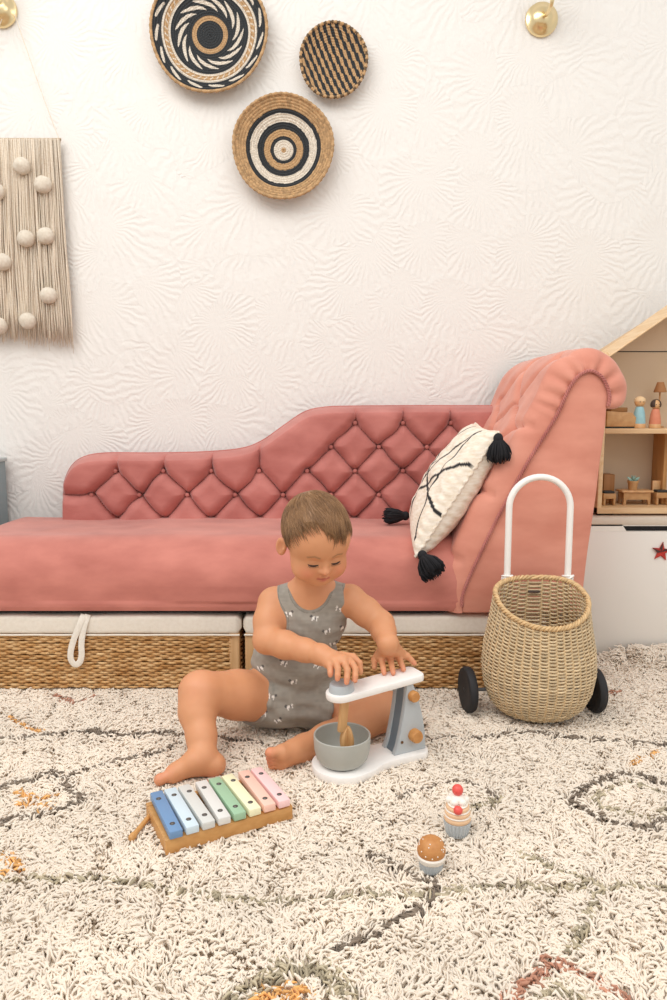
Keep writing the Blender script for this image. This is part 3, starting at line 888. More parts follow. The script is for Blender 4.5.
for pts in ([(22, 166), (26, 238.5), (27.5, 321)], [(43, 184.5), (45.5, 236), (48.5, 295.5), (50, 338)]):
    MB().tube(spline([W(x, y, WY - .014) for x, y in pts], 6), .0018, 6, col=lin('E8DECF')).build('ball_cord', YARN, hl, color=True)
MB().tube(spline([W(59, 139, WY), W(40, 88, WY), W(20, 30, WY), W(14, 12, WY)], 6), .0012, 6, col=lin('F3ECE0')).build('hanging_string', YARN, hl, color=True)
MB().tube(spline([W(-40, 139, WY), W(-20, 88, WY), W(-2, 30, WY), W(5, 12, WY)], 6), .0012, 6, col=lin('F3ECE0')).build('hanging_string', YARN, hl, color=True)

# ------------------------------------------------------------------ brass wall lights
BRASS = mat('brass', 'EBD5A6', .28, metal=1.0)


def sconce(px, py, label):
    c = W(px, py, WALL_Y - .03); t = thing('wall_light', label, 'wall light', (c.x, WALL_Y, c.z), 'brass wall lights')
    z = c.z
    MB().lathe([(0, -.002), (.040, -.002), (.046, .004), (.044, .010), (.034, .015), (.030, .022), (.020, .030), (0, .034)], (c.x, WALL_Y - .002, z), axis=(0, -1, 0), sides=44).build('backplate', BRASS, t)
    MB().tube(spline([(c.x, WALL_Y - .03, z), (c.x, WALL_Y - .06, z - .012), (c.x + .002, WALL_Y - .095, z - .004), (c.x + .002, WALL_Y - .100, z + .030)], 8), .0055, 12).build('arm', BRASS, t)
    MB().lathe([(0, .024), (.010, .025), (.026, .034), (.034, .046), (.036, .050), (.033, .050), (.022, .040), (.012, .036), (0, .036)], (c.x + .002, WALL_Y - .100, z), sides=36).build('drip_cup', BRASS, t)
    MB().lathe([(.0115, .0365), (.0115, .11), (.009, .112), (0, .112)], (c.x + .002, WALL_Y - .100, z), sides=24).build('candle_sleeve', mat('candle_sleeve', 'EFE7D6', .5), t)
    MB().lathe([(.006, .1125), (.014, .13), (.0155, .142), (.010, .162), (0, .178)], (c.x + .002, WALL_Y - .100, z), sides=24).build('bulb', mat('bulb_glass', 'F4F0E6', .15), t)
    return t


sconce(544, 15, 'brass wall light alone on the wall above the scrolled head end')
sconce(-3, 6, 'brass wall light at the corner, from whose fitting the yarn hanging hangs')
# ------------------------------------------------------------------ shaggy rug
rug = MB().box((-1.35, .28, FLOOR_Z), (1.45, 1.862, FLOOR_Z + .0125), .003).build('shaggy_rug', mat('rug_backing', 'F6E9D5', .95))
tag(rug, 'cream shaggy rug with dark brown diamond lines and rust and ochre motifs', 'rug')
DKB, OLV, RST, OCH = lin('7E7062'), lin('B0A48B'), lin('B8866F'), lin('D8A566')
LINES = [
    (DKB, .009, [(-40, 745), (0, 738), (66, 735), (89, 731), (122, 736), (168, 733), (200, 738), (260, 742)]),
    (DKB, .006, [(178, 744), (153, 754), (102, 764), (66, 776)]),
    (DKB, .009, [(-30, 795), (0, 789), (30, 781), (51, 772), (66, 782), (79, 795), (84, 801), (60, 809), (25, 818), (-30, 830)]),
    (OCH, .010, [(10, 795), (30, 799), (56, 797)]), (OCH, .008, [(12, 806), (50, 808)]),
    (OCH, .008, [(6, 719), (20, 725), (38, 732)]),
    (RST, .007, [(56, 695), (66, 702), (76, 703), (98, 696)]), (RST, .006, [(210, 784), (222, 780)]),
    (OLV, .007, [(-30, 885), (0, 883), (30, 878), (87, 877), (127, 883), (168, 888), (204, 896), (275, 900), (355, 897), (441, 892), (510, 888), (588, 886), (667, 888), (720, 890)]),
    (OCH, .010, [(-20, 880), (0, 876), (14, 872), (20, 864), (8, 856), (-20, 850)]),
    (OLV, .015, [(225, 1004), (255, 985), (286, 965), (316, 970), (338, 985), (356, 1004)]),
    (OCH, .014, [(262, 1000), (286, 984), (306, 990)]), (OCH, .010, [(280, 995), (310, 1002)]),
    (DKB, .008, [(372, 856), (400, 868), (431, 885), (439, 893), (426, 903), (386, 926), (355, 943), (330, 953)]),
    (OLV, .008, [(517, 853), (547, 865), (588, 880), (598, 888), (592, 908), (572, 946)]),
    (RST, .010, [(505, 1002), (532, 984), (552, 961), (582, 974), (630, 998)]),
    (OLV, .008, [(540, 998), (556, 985), (580, 1000)]),
    (DKB, .008, [(424, 741), (452, 737), (480, 739), (508, 734), (544, 733), (576, 738), (612, 740), (667, 746), (720, 750)]),
    (DKB, .011, [(570, 802), (588, 787), (624, 773), (645, 778), (667, 784), (700, 796), (667, 818), (644, 828), (616, 822), (590, 814), (570, 802)]),
    (OLV, .008, [(590, 802), (604, 792), (626, 783), (650, 788), (680, 798), (655, 815), (620, 812), (590, 802)]),
    (OCH, .005, [(634, 764), (645, 757), (656, 752)]), (RST, .006, [(596, 692), (606, 695), (622, 691)]),
    (DKB, .005, [(396, 800), (412, 792), (440, 785), (470, 782), (500, 800)]), (OLV, .006, [(455, 812), (480, 806), (500, 798)]),
]


def rug_pile():
    sp = .0060
    gx, gy = np.meshgrid(np.arange(-1.33, 1.44, sp), np.arange(.32, 1.855, sp), indexing='ij')
    B = np.stack([gx.ravel(), gy.ravel()], 1) + RNG.uniform(-.5, .5, (gx.size, 2)) * sp
    x, y = B[:, 0], B[:, 1]
    vis = (np.abs(x) < .50 * y + .16) & (y > .62)
    far = ~vis
    keep = vis | (RNG.uniform(size=len(B)) < .30)
    keep &= ~((y > 1.73) & (x < .52))
    B = B[keep]; far = far[keep]; n = len(B)
    # clumps lean together: direction from smooth noise
    th = vnoise(B, 28, 1) * 9.0 + vnoise(B, 7, 2) * 5.0
    ln = .5 + .9 * vnoise(B, 40, 3)
    hill = (vnoise(B, 16, 4) - .5) * .006
    edge = np.exp(-((B[:, 1] - 1.85) / .05) ** 2) * np.clip((B[:, 0] - .66) * 8, 0, 1) * .045     # the rug rides up at the chest
    SD = 2
    base = np.repeat(np.arange(n), SD); m = len(base)
    d = th[base] + RNG.normal(0, .8, m); L = (.009 + .008 * ln[base]) * RNG.uniform(.75, 1.2, m)
    L = np.where(far[base], L * 1.25, L)
    rad = np.where(far[base], .0027, .0022) * RNG.uniform(.8, 1.25, m)
    r0 = np.stack([B[base, 0], B[base, 1], np.full(m, FLOOR_Z + .011) + edge[base]], 1) + RNG.normal(0, .0016, (m, 3)) * (1, 1, .2)
    D = np.stack([np.cos(d), np.sin(d), np.zeros(m)], 1); Up = np.array([0, 0, 1.0])
    H = (.0125 + hill[base] + RNG.normal(0, .0018, m))
    t = np.array([0, .4, .75, 1.0]); q = np.zeros((m, 4, 3))
    for k, s in enumerate(t):
        q[:, k] = r0 + D * (L * (s ** 1.7) * .95)[:, None] + Up * (H * np.sin(min(1.0, s * 1.08) * 1.62) * (1 - .12 * s * s))[:, None]
    wv = RNG.normal(0, .0012, (m, 4, 3)); wv[:, 0] = 0; q += wv
    S = np.stack([-D[:, 1], D[:, 0], np.zeros(m)], 1)
    rr = rad[:, None] * np.array([1.0, 1.15, 1.0, .45])[None]
    V = np.zeros((m, 4, 3, 3)); 
    for j, a in enumerate((math.pi / 2, math.pi * 7 / 6, math.pi * 11 / 6)):
        nrm = S * math.cos(a) + Up * math.sin(a)
        V[:, :, j] = q + nrm[:, None, :] * rr[..., None]
    idx = np.arange(m)[:, None] * 12; F = []
    for k in range(3):
        for j in range(3):
            j2 = (j + 1) % 3
            F.append(np.concatenate([idx + k * 3 + j, idx + k * 3 + j2, idx + (k + 1) * 3 + j2, idx + (k + 1) * 3 + j], 1))
    F = np.concatenate(F, 0)
    # dyed yarn: the pattern of the rug
    Bj = B[base] + RNG.normal(0, .002, (m, 2)) + (D * L[:, None] * .6)[:, :2]; Bw = Bj + (vnoise(Bj, 20, 7)[:, None] - .5) * .010
    tone = RNG.uniform(.92, 1.02, m) * (.93 + .12 * vnoise(Bj, 10, 8)); warm = vnoise(Bj, 3, 9)
    c = (np.array(lin('F6EADA'))[None] * (1 - warm[:, None] * .5) + np.array(lin('F2E4D2'))[None] * warm[:, None] * .5) * tone[:, None]
    for cc, w, pts in LINES:
        P = [tuple(G(px, py, 0)[:2]) for px, py in pts]
        dd = poly_dist(Bw, P); pr = np.clip(1.25 - dd / (w * .85), 0, 1); hit = RNG.uniform(size=m) < pr * .93
        c[hit] = np.array(cc)[None] * RNG.uniform(.75, 1.45, hit.sum())[:, None]
    col = np.repeat(c, 12, 0)
    m_ = mat('rug_yarn', 'FFFFFF', .95, attr='col', sheen=.15)
    o = np_mesh('pile', V.reshape(-1, 3), F, m_, rug, col)
    o['kind'] = 'stuff'
    print('rug strands', m)


rug_pile()
# ------------------------------------------------------------------ wheeled rattan cart
WICK = mat('wicker', 'FFFFFF', .6, 'EFE6DA', 300, attr='col', bump=.3, bscale=700, vary=.6)
cy0 = 1.515; cx = W(537, 690, cy0).x
cart = thing('doll_cart', 'wicker toy cart with white looped handle and black wheels beside the chaise head end', 'toy cart', (cx, cy0, 0))


def cart_section(s):
    """half-width, front reach, back reach and centre height at parameter s (0 bottom .. 1 rim)"""
    hw = np.interp(s, [0, .04, .12, .25, .42, .6, .8, 1], [.040, .078, .098, .1115, .1175, .114, .104, .0965])
    fr = np.interp(s, [0, .04, .12, .25, .42, .6, .8, 1], [.040, .066, .084, .098, .104, .100, .090, .082])
    bk = np.interp(s, [0, .04, .12, .25, .42, .6, .8, 1], [.030, .048, .056, .062, .064, .062, .058, .054])
    return hw, fr, bk


def cart_pt(s, a, off=0.0):
    hw, fr, bk = cart_section(s)
    ca, sa = np.cos(a), np.sin(a)
    ex = 1.0
    x = (hw + off) * ca
    yy = np.where(sa < 0, sa * (fr + off), np.sign(sa) * np.abs(sa) ** .62 * (bk + off))
    x = np.where(sa > 0, np.sign(ca) * np.abs(ca) ** .72 * (hw + off), x)
    zr = .004 + s * (.262 + .030 * np.clip(sa, -1, 1) - .016 * np.clip(-sa, 0, 1))         # rim is high at the back, dips at the front
    zr = np.where(s < .12, .004 + zr * 1.0 - .004, zr)
    return np.stack([cx + x, cy0 + yy - .010 * s, zr + 0 * x], -1)


def cart_build():
    ns = 62; na = 220
    a = np.linspace(0, 2 * math.pi, na + 1)[:-1]
    stakes = 40
    # equal arc parameter so the stakes are even
    sl_ = np.linspace(.02, 1, 24)
    mb = MB()
    for k in range(stakes):
        aa = 2 * math.pi * (k + .5) / stakes
        path = cart_pt(sl_, np.full(24, aa))
        c = np.array(lin('E0C59A')) * RNG.uniform(.9, 1.08)
        mb.tube(path, .0026, 6, col=c)
    mb.build('stakes', WICK, cart, color=True, angle=180)
    mb = MB()
    srow = np.linspace(.03, .965, ns)
    ai = np.linspace(0, 2 * math.pi, stakes * 6 + 1)[:-1]
    for r, s in enumerate(srow):
        off = np.cos(ai * stakes / 2 + r * math.pi) * .0027
        path = cart_pt(np.full(len(ai), s), ai, off)
        path[:, 2] += (vnoise(np.stack([ai * 5, np.full(len(ai), r * 2.3)], 1), 2, 3) - .5) * .0012
        c = np.array(lin('EAD5B0')) * (1 - .35 * vnoise(np.stack([ai * 3, np.full(len(ai), r * 5.1)], 1), 1.7, 5))[:, None] * RNG.uniform(.92, 1.06)
        mb.tube(path, .00222, 6, closed=True, col=np.repeat(c, 6, 0))
    mb.build('woven_body', WICK, cart, color=True, angle=180)
    # bottom disc
    ri = cart_pt(np.full(60, .035), np.linspace(0, 2 * math.pi, 61)[:-1]); mb = MB()
    V = np.concatenate([ri, [[cx, cy0, .010]]]); mb.add(V, [(i, (i + 1) % 60, 60) for i in range(60)], col=lin('C09A68'))
    mb.build('base', WICK, cart, color=True)
    # braided rim: two cords twisting round each other
    ar = np.linspace(0, 2 * math.pi, 361)[:-1]; mb = MB()
    rim = cart_pt(np.full(360, 1.0), ar)
    rad = rim - np.array([cx, cy0, 0]); rad[:, 2] = 0; rad /= np.linalg.norm(rad, axis=1)[:, None]
    for ph in (0, math.pi / 1.5, math.pi / .75):
        t_ = ar * 26 + ph
        mb.tube(rim + rad * (np.cos(t_) * .0032)[:, None] + np.array([0, 0, 1]) * (np.sin(t_) * .0032 + .001)[:, None], .0030, 6, closed=True, col=np.array(lin('D8B98B')) * (1.12 - .05 * ph))
    mb.build('rim', WICK, cart, color=True, angle=180)
    # handle
    HW = mat('white_handle', 'F4F1EC', .45)
    yb = cy0 + .056
    l, r_ = W(507, 579, yb), W(567.5, 579, yb); top = W(537, 477, yb)
    rr = (r_.x - l.x) / 2; mx = (r_.x + l.x) / 2; zc = top.z - rr
    path = [(l.x, yb + .002, l.z - .075), (l.x, yb, l.z), (mx - rr, yb, (l.z + zc) / 2), (mx - rr, yb, zc)]
    path += [(mx - rr * math.cos(t), yb, zc + rr * math.sin(t)) for t in np.linspace(0, math.pi, 22)[1:-1]]
    path += [(mx + rr, yb, zc), (mx + rr, yb, (l.z + zc) / 2), (r_.x, yb, r_.z), (r_.x, yb + .002, r_.z - .075)]
    h = MB().tube(path, .0072, 14).build('handle', HW, cart, angle=180)
    for q in (l, r_):
        mb = MB()
        for k in range(4):
            mb.tube([(q.x + .0112 * math.cos(t), yb + .0112 * math.sin(t), q.z - .003 + k * .0034 + .002 * math.sin(t + k)) for t in np.linspace(0, 2 * math.pi, 17)[:-1]], .0021, 5, closed=True)
        mb.tube([(q.x - .010, yb - .011, q.z - .004), (q.x, yb - .0125, q.z + .004), (q.x + .010, yb - .011, q.z + .011)], .0024, 6)
        mb.build('handle_binding', HW, h, angle=180)
    # small dark fastening inside the back
    q = W(535, 592.5, cy0 + .030)
    MB().box((q.x - .013, cy0 + .036, q.z - .003), (q.x + .013, cy0 + .041, q.z + .003), .002).build('strap', mat('dark_leather', '4A3B34', .7), cart)
    # axle and wheels
    RUB = mat('black_rubber', '242427', .7); HUB = mat('grey_hub', '6E7073', .45)
    R = .0500; wy = cy0 + .018
    xl, xr = W(468, 689, wy).x, W(594, 690, wy).x
    MB().tube([(xl, wy, R), (xr, wy, R)], .004, 10).build('axle', HUB, cart)
    for x, s in ((xl, -1), (xr, 1)):
        prof = [(.0325, -.0085), (.042, -.0100), (.0475, -.0085), (.0500, -.004), (.0500, .004), (.0475, .0085), (.042, .0100), (.0325, .0085)]
        yaw = .13 
        ax = (math.cos(yaw), math.sin(yaw), 0)
        w = MB().lathe(prof, (x, wy, R), axis=ax, sides=48).build('wheel', RUB, cart)
        MB().lathe([(0, -.0085), (.006, -.0085), (.007, -.0062), (.0285, -.0062), (.0305, -.0078), (.0328, -.0078), (.0328, .0078), (.0305, .0078), (.0285, .0062), (.007, .0062), (.006, .0105), (0, .0105)],
                   (x, wy, R), axis=ax, sides=40).build('wheel_hub', HUB, w)


cart_build()

# ------------------------------------------------------------------ cushion with tassels
def cushion():
    cream = mat('cream_linen', 'F0E6D8', .9, 'E9DFD0', 60, bump=.25, bscale=420, vary=.5, attr='col', stretch=(1, 1, 3))
    ft, fb = W(499, 432, 1.665), W(416, 557, 1.640)       # front top and front bottom corners
    rb, rt = W(413, 516, 1.925), W(476, 424, 1.935)
    t = thing('tassel_cushion', 'cream cushion with black criss-cross lines and black tassels leaning on the head end', 'cushion', tuple(fb))
    n = 110
    u = np.linspace(-1, 1, n)[:, None] * np.ones((1, n)); v = np.linspace(-1, 1, n)[None] * np.ones((n, 1))
    fb_, ft_, rb_, rt_ = map(lambda q: np.array(q), (fb, ft, rb, rt))
    # u: front(-1)..rear(1); v: bottom(-1)..top(1)
    pin = 1 - .085 * (1 - v ** 2)                   # sides bow inward between the corners
    pin2 = 1 - .055 * (1 - u ** 2)
    uu, vv = u * pin, v * pin2
    base = ((1 - uu) * (1 - vv))[..., None] * fb_ / 4 + ((1 - uu) * (1 + vv))[..., None] * ft_ / 4 + ((1 + uu) * (1 - vv))[..., None] * rb_ / 4 + ((1 + uu) * (1 + vv))[..., None] * rt_ / 4
    nrm = np.cross(rb_ - fb_, ft_ - fb_); nrm /= np.linalg.norm(nrm)
    if nrm[0] > 0: nrm = -nrm                      # towards the sitting side
    puff = (np.clip((1 - u ** 2) * (1 - v ** 2), 0, 1)) ** .36
    wr = (vnoise(np.stack([u * 3, v * 3], -1), 1.6, 4) - .5) * .010 * puff + .0022 * np.sin(v * 46 + 2 * u) * np.clip(1 - np.abs(1 - np.abs(u)) * 5, 0, 1)
    bulge = np.array([0, -.030, 0])
    base = base + (np.exp(-((u + 1) / .30) ** 2) * (1 - v ** 2) * 1.0)[..., None] * bulge * .4
    sideA = base + nrm * (puff * .056 + wr)[..., None]; sideB = base - nrm * (puff * .066 - wr)[..., None]
    # black lines woven on the sitting side, pattern in (u, v)
    Pc = np.stack([u, v], -1) + (vnoise(np.stack([u, v], -1), 4, 9)[..., None] - .5) * .03
    Ls = [[(-.98, .40), (-.60, .10), (.05, -.42), (.9, -.75)], [(-.98, -.35), (-.55, -.28), (0, -.12), (.8, .42)], [(-.62, .92), (-.56, .3), (-.62, -.30), (-.86, -.85)], [(-.62, .92), (-.1, .15), (.4, -.55), (.75, -.95)],
          [(.2, .95), (.25, .2), (.1, -.4), (.2, -.95)]]
    c = np.tile(np.array(lin('F6EEE2')), (n, n, 1)); dd = np.full(u.shape, 9.)
    for L in Ls: dd = np.minimum(dd, poly_dist(Pc, [tuple(q) for q in spline(L, 6)]))
    c = np.where((dd < .026)[..., None], np.array(lin('2A2A2E')), c)
    mb = MB().grid(sideA, col=c)
    cover = mb.build('cover_front', cream, t, color=True, angle=180)
    MB().grid(sideB, col=np.tile(np.array(lin('F2EADF')), (n, n, 1))).build('cover_back', cream, t, color=True, angle=180)
    edge = np.concatenate([base[0, :], base[1:, -1], base[-1, ::-1][1:], base[::-1, 0][1:-1]])
    k = np.arange(len(edge))
    edge = edge + nrm[None] * (.0016 * np.sin(k * 1.1))[:, None]
    MB().tube(edge, .0033 + .0010 * np.sin(k * .9), 7, closed=True, col=lin('EFE6DA')).build('piping', cream, t, color=True, angle=180)
    # tassels
    TB = mat('black_tassel', '1C1B1F', .9)
    def tassel(top, hang, L, R, seed):
        rg = np.random.default_rng(seed); top = np.array(top); hang = np.array(hang) / np.linalg.norm(hang); mb = MB()
        side = np.cross(hang, [0.3, 1, .1]); side /= np.linalg.norm(side); up2 = np.cross(hang, side)
        mb.ball(tuple(top + hang * .010), (.0115, .0115, .0125), 14, 10)
        for i in range(210):
            a = rg.uniform(0, 6.283); q = math.sqrt(rg.uniform()) ; l = L * rg.uniform(.82, 1.05)
            dr = side * math.cos(a) + up2 * math.sin(a)
            b0 = top + hang * .012 + dr * .008 * q
            end = top + hang * l * (1 - .12 * q) + dr * R * q + np.array([0, 0, -.006]) * rg.uniform()
            mid = b0 * .55 + end * .45 + dr * R * .28 * q
            pts = [b0, mid, end * .75 + mid * .25 + dr * .003, end]
            mb.tube(pts, [.0014, .0015, .0015, .0010], 4, cap=False)
        for s in (.016, .019): mb.tube([top + hang * s + (side * math.cos(x) + up2 * math.sin(x)) * .0098 for x in np.linspace(0, 6.283, 13)[:-1]], .0018, 5, closed=True)
        mb.build('tassel', TB, t, angle=180)
    tassel(W(498, 434, 1.655), (.06, -.1, -1), .064, .026, 1)
    tassel(W(420, 552, 1.625), (.42, -.45, -.62), .068, .030, 2)
    tassel(W(409, 516, 1.90), (-1, -.1, .06), .072, .017, 3)


cushion()

# ------------------------------------------------------------------ toy stand mixer
PW = mat('white_paint_toy', 'F5F2EE', .4); PG = mat('grey_paint_toy', 'B9BFC2', .45, 'B3B9BC', 20); BOWL = mat('grey_bowl', 'B4B5AE', .5, 'ADAEA7', 25); SLATE = mat('slate_paint', '6F7D87', .5)
BE = wood('beech', 'DDAE78', 'CF9C64', (9, 9, 1)); KN = wood('knob_wood', 'CB9154', 'BC8146', (6, 6, 6), scale=14)
b0 = G(343, 770, .0); b1 = G(403, 755, .0); b1 = Vector((b1.x, b1.y, 0)); b0 = Vector((b0.x, b0.y, 0))
AX = (b1 - b0).normalized(); PX = Vector((-AX.y, AX.x, 0)); LEN = (b1 - b0).length


def M_(s, w, z): return b0 + AX * s + PX * w + Vector((0, 0, z))


mix = thing('toy_mixer', 'white and grey wooden toy stand mixer in front of the toddler', 'toy mixer', tuple(b0))
RTM = Matrix((AX, PX, Vector((0, 0, 1)))).transposed()


def loc_poly(pts):       # local (s, w) polygon -> used with prism 'xy' + rot + origin
    return pts


def base_outline():
    pts = []
    for a in np.linspace(math.pi * .42, math.pi * 1.58, 22): pts.append((.058 * math.cos(a), .060 * math.sin(a)))
    pts += [(.040, -.052), (.060, -.042), (.085, -.037), (LEN + .0, -.038)]
    for a in np.linspace(-math.pi / 2, math.pi / 2, 12): pts.append((LEN + .024 + .022 * math.cos(a), .038 * math.sin(a)))
    pts += [(.085, .037), (.060, .042), (.040, .052)]
    return [tuple(p) for p in spline(pts, 3, True)]


MB().prism(base_outline(), 0, .016, 'xy', bevel=.003, rot=RTM, origin=b0).build('base', PW, mix)
# column: two painted side boards with a slate core, curved outer edge
zt = W(400, 683, b1.y).z
zt = .150
col_pts = [(LEN - .034, .0162), (LEN + .036, .0162)] + [(LEN + .036 - .030 * (k / 9) ** 1.9, .0162 + (zt - .0165) * k / 9) for k in range(1, 10)]
cl = [(LEN - .010 - .0235 * (1 - k / 9) ** 1.6 + .002, .0162 + (zt - .0165) * k / 9) for k in range(9, -1, -1)]
side_poly = [tuple(p) for p in col_pts[1:]] + cl[:-1] + [(LEN - .034, .0162)]
MB().prism(side_poly, -.024, -.012, 'xz', bevel=.0015, rot=RTM, origin=b0).build('column_board', PG, mix)
MB().prism(side_poly, .012, .024, 'xz', bevel=.0015, rot=RTM, origin=b0).build('column_board', PG, mix)
MB().prism([(LEN + (p[0] - LEN) * .88, p[1]) for p in side_poly], -.0118, .0118, 'xz', bevel=0, rot=RTM, origin=b0).build('column_core', SLATE, mix, angle=25)
for s, z, r, dpt in ((LEN + .004, zt - .022, .0105, .012), (LEN + .008, .050, .0125, .016)):
    c = M_(s, -.0242, z)
    MB().lathe([(r, 0), (r, dpt * .75), (r * .85, dpt), (0, dpt)], c, axis=-PX, sides=36).build('wooden_knob', KN, mix)
MB().lathe([(.0028, 0), (.0028, .0012), (0, .0012)], M_(LEN - .018, -.0242, .040), axis=-PX, sides=16).build('peg_hole', mat('hole_brown', '6B4A2C', .8), mix)
# white head board on a slight slope
za, zb = .138, .150        # underside heights over the bowl and at the rear
sl_ = (zb - za) / (LEN + .04)
def head_outline():
    pts = []
    for a in np.linspace(math.pi / 2, 3 * math.pi / 2, 16): pts.append((-.004 + .028 * math.cos(a), .028 * math.sin(a)))
    for a in np.linspace(-math.pi / 2, 0, 6): pts.append((LEN + .020 + .014 * math.cos(a), -.014 + .014 * math.sin(a)))
    for a in np.linspace(0, math.pi / 2, 6): pts.append((LEN + .020 + .014 * math.cos(a), .014 + .014 * math.sin(a)))
    return pts
tiltm = RTM @ Matrix.Rotation(-math.atan(sl_), 3, 'Y')
HEAD_Z = .1505
hb = Vector((b0.x, b0.y, 0)) + Vector((0, 0, HEAD_Z - LEN * sl_))
MB().prism(head_outline(), 0, .0135, 'xy', bevel=.003, rot=tiltm, origin=hb).build('head_board', PW, mix)
def on_head(s, w, h=0): return hb + tiltm @ Vector((s, w, .0135 + h))
kc = on_head(-.002, 0, 0)
MB().lathe([(.0235, 0), (.0235, .003), (.0215, .012), (.0195, .0145), (0, .0145)], kc, axis=tiltm @ Vector((0, 0, 1)), sides=40).build('turning_knob', PG, mix)
# beater: flat beech paddle with crossed blades
bt0 = hb + Vector((0, 0, .001)) + AX * .004
MB().box((-.0085, -.005, -.068), (.0085, .005, 0), .003, origin=bt0, rot=RTM @ Matrix.Rotation(.10, 3, 'Y')).build('beater_shaft', BE, mix)
blade = [(0, -.058), (.008, -.064), (.014, -.082), (.013, -.098), (.006, -.110), (-.006, -.110), (-.013, -.098), (-.014, -.082), (-.008, -.064)]
blade = [tuple(p) for p in spline(blade, 3, True)]
MB().prism(blade, -.0035, .0035, 'xz', bevel=.0012, origin=bt0 + AX * .004, rot=RTM @ Matrix.Rotation(.5, 3, 'Z')).build('beater_blade', BE, mix)
MB().prism(blade, -.0035, .0035, 'xz', bevel=.0012, origin=bt0 + AX * .004, rot=RTM @ Matrix.Rotation(2.07, 3, 'Z')).build('beater_blade', BE, mix)
# bowl rests on the base
bowl = thing('toy_bowl', 'small grey toy mixing bowl standing on the white mixer base', 'toy bowl', (b0.x, b0.y, .0165))
bc = M_(-.002, 0, .0163)
MB().lathe([(0, .0005), (.034, 0), (.040, .003), (.0475, .012), (.0515, .028), (.0525, .044), (.0525, .0535), (.0515, .0548), (.0495, .0535), (.0490, .044), (.0480, .029), (.0445, .0145), (.036, .0065), (0, .006)], bc, sides=64).build('bowl_shell', BOWL, bowl)
MB().lathe([(0, -.0016), (.036, -.0016), (.036, .0002), (0, .0002)], bc + Vector((0, 0, .0014)), sides=40).build('foot_ring', mat('bowl_foot', '3F4346', .7), bowl)

# ------------------------------------------------------------------ xylophone
def xylophone():
    z1 = .0
    A, B, Cc = G(166, 856, .0), G(293, 819, .0), G(153, 812, .0)       # front-left, front-right, rear-left of the base
    ux = (B - A); Lx = ux.length; ux.normalize(); uy = Vector((-ux.y, ux.x, 0)); Ly = (Cc - A).length * .94
    R = Matrix((ux, uy, Vector((0, 0, 1)))).transposed()
    t = thing('xylophone', 'wooden toy xylophone with eight pastel bars on the rug', 'xylophone', tuple(A))
    wd = wood('xylophone_wood', 'D3A063', 'C48F52', (1, 12, 12)); org = Vector((A.x, A.y, .0))
    hL, hR = .024, .022
    MB().prism([(0, 0), (Lx, 0), (Lx, hR), (0, hL)], .000, .012, 'xz', bevel=.002, rot=R, origin=org).build('front_rail', wd, t)
    MB().prism([(0, 0), (Lx, 0), (Lx, hR), (0, hL)], Ly - .012, Ly, 'xz', bevel=.002, rot=R, origin=org).build('rear_rail', wd, t)
    MB().box((0, .012, 0), (.010, Ly - .012, hL - .001), .001, rot=R, origin=org).build('end_rail', wd, t)
    MB().box((Lx - .010, .012, 0), (Lx, Ly - .012, hR - .001), .001, rot=R, origin=org).build('end_rail', wd, t)
    cols = ['6F94BE', 'CFE0EA', 'D5D6D2', 'DEDDD9', '9FC3A2', 'F3EFC9', 'F6C9B8', 'F8D0CF']
    SC = mat('steel_screw', '6E6A66', .35, metal=.8); HO = mat('screw_recess', '4A4643', .7)
    n = 8; pitch = (Lx - .006) / n; w = pitch * .80
    for i, c in enumerate(cols):
        xm = .004 + pitch * (i + .5) - .001; ov0 = .011 - .0006 * i; ov1 = .013 - .0022 * i
        m = mat('bar_' + ('blue', 'pale_blue', 'grey', 'pale_grey', 'green', 'yellow', 'peach', 'pink')[i], c, .45)
        y0, y1 = -ov0 * .35, Ly + ov1 * .2
        b = MB().box((-w / 2, y0, 0), (w / 2, y1, .0125), .0018, rot=R @ Matrix.Rotation(.02 * (i % 3 - 1), 3, 'Z'), origin=org + R @ Vector((xm, 0, hL + .0012))).build('bar', m, t)
        for f in (.17, .80):
            q = org + R @ Vector((xm, y0 + (y1 - y0) * f, hL + .0012 + .0125))
            s = MB().lathe([(0, .0003), (.0042, .0003), (.0042, -.001), (0, -.001)], q, sides=20).build('screw_recess', HO, b)
            MB().lathe([(0, .0016), (.0022, .0012), (.0030, .0004), (.0030, 0)], q, sides=16).build('screw', SC, b)
    t = thing('mallet', 'small wooden mallet lying on the rug by the blue xylophone bar', 'mallet', tuple(G(130, 835, .01)))
    p0, p1 = G(133, 836, .007), G(158, 806, .012)
    MB().tube([p0, p0.lerp(p1, .5), p1], .0040, 12).build('handle', wd, t)
    d = (p0 - p1).normalized()
    MB().lathe([(0, -.006), (.0045, -.005), (.0058, -.001), (.0056, .005), (.0035, .008), (0, .0085)], p0, axis=d, sides=24).build('mallet_head', wd, t)


xylophone()

# ------------------------------------------------------------------ toy cupcakes
def flutes(a, h): return .035 * math.cos(a * 22)


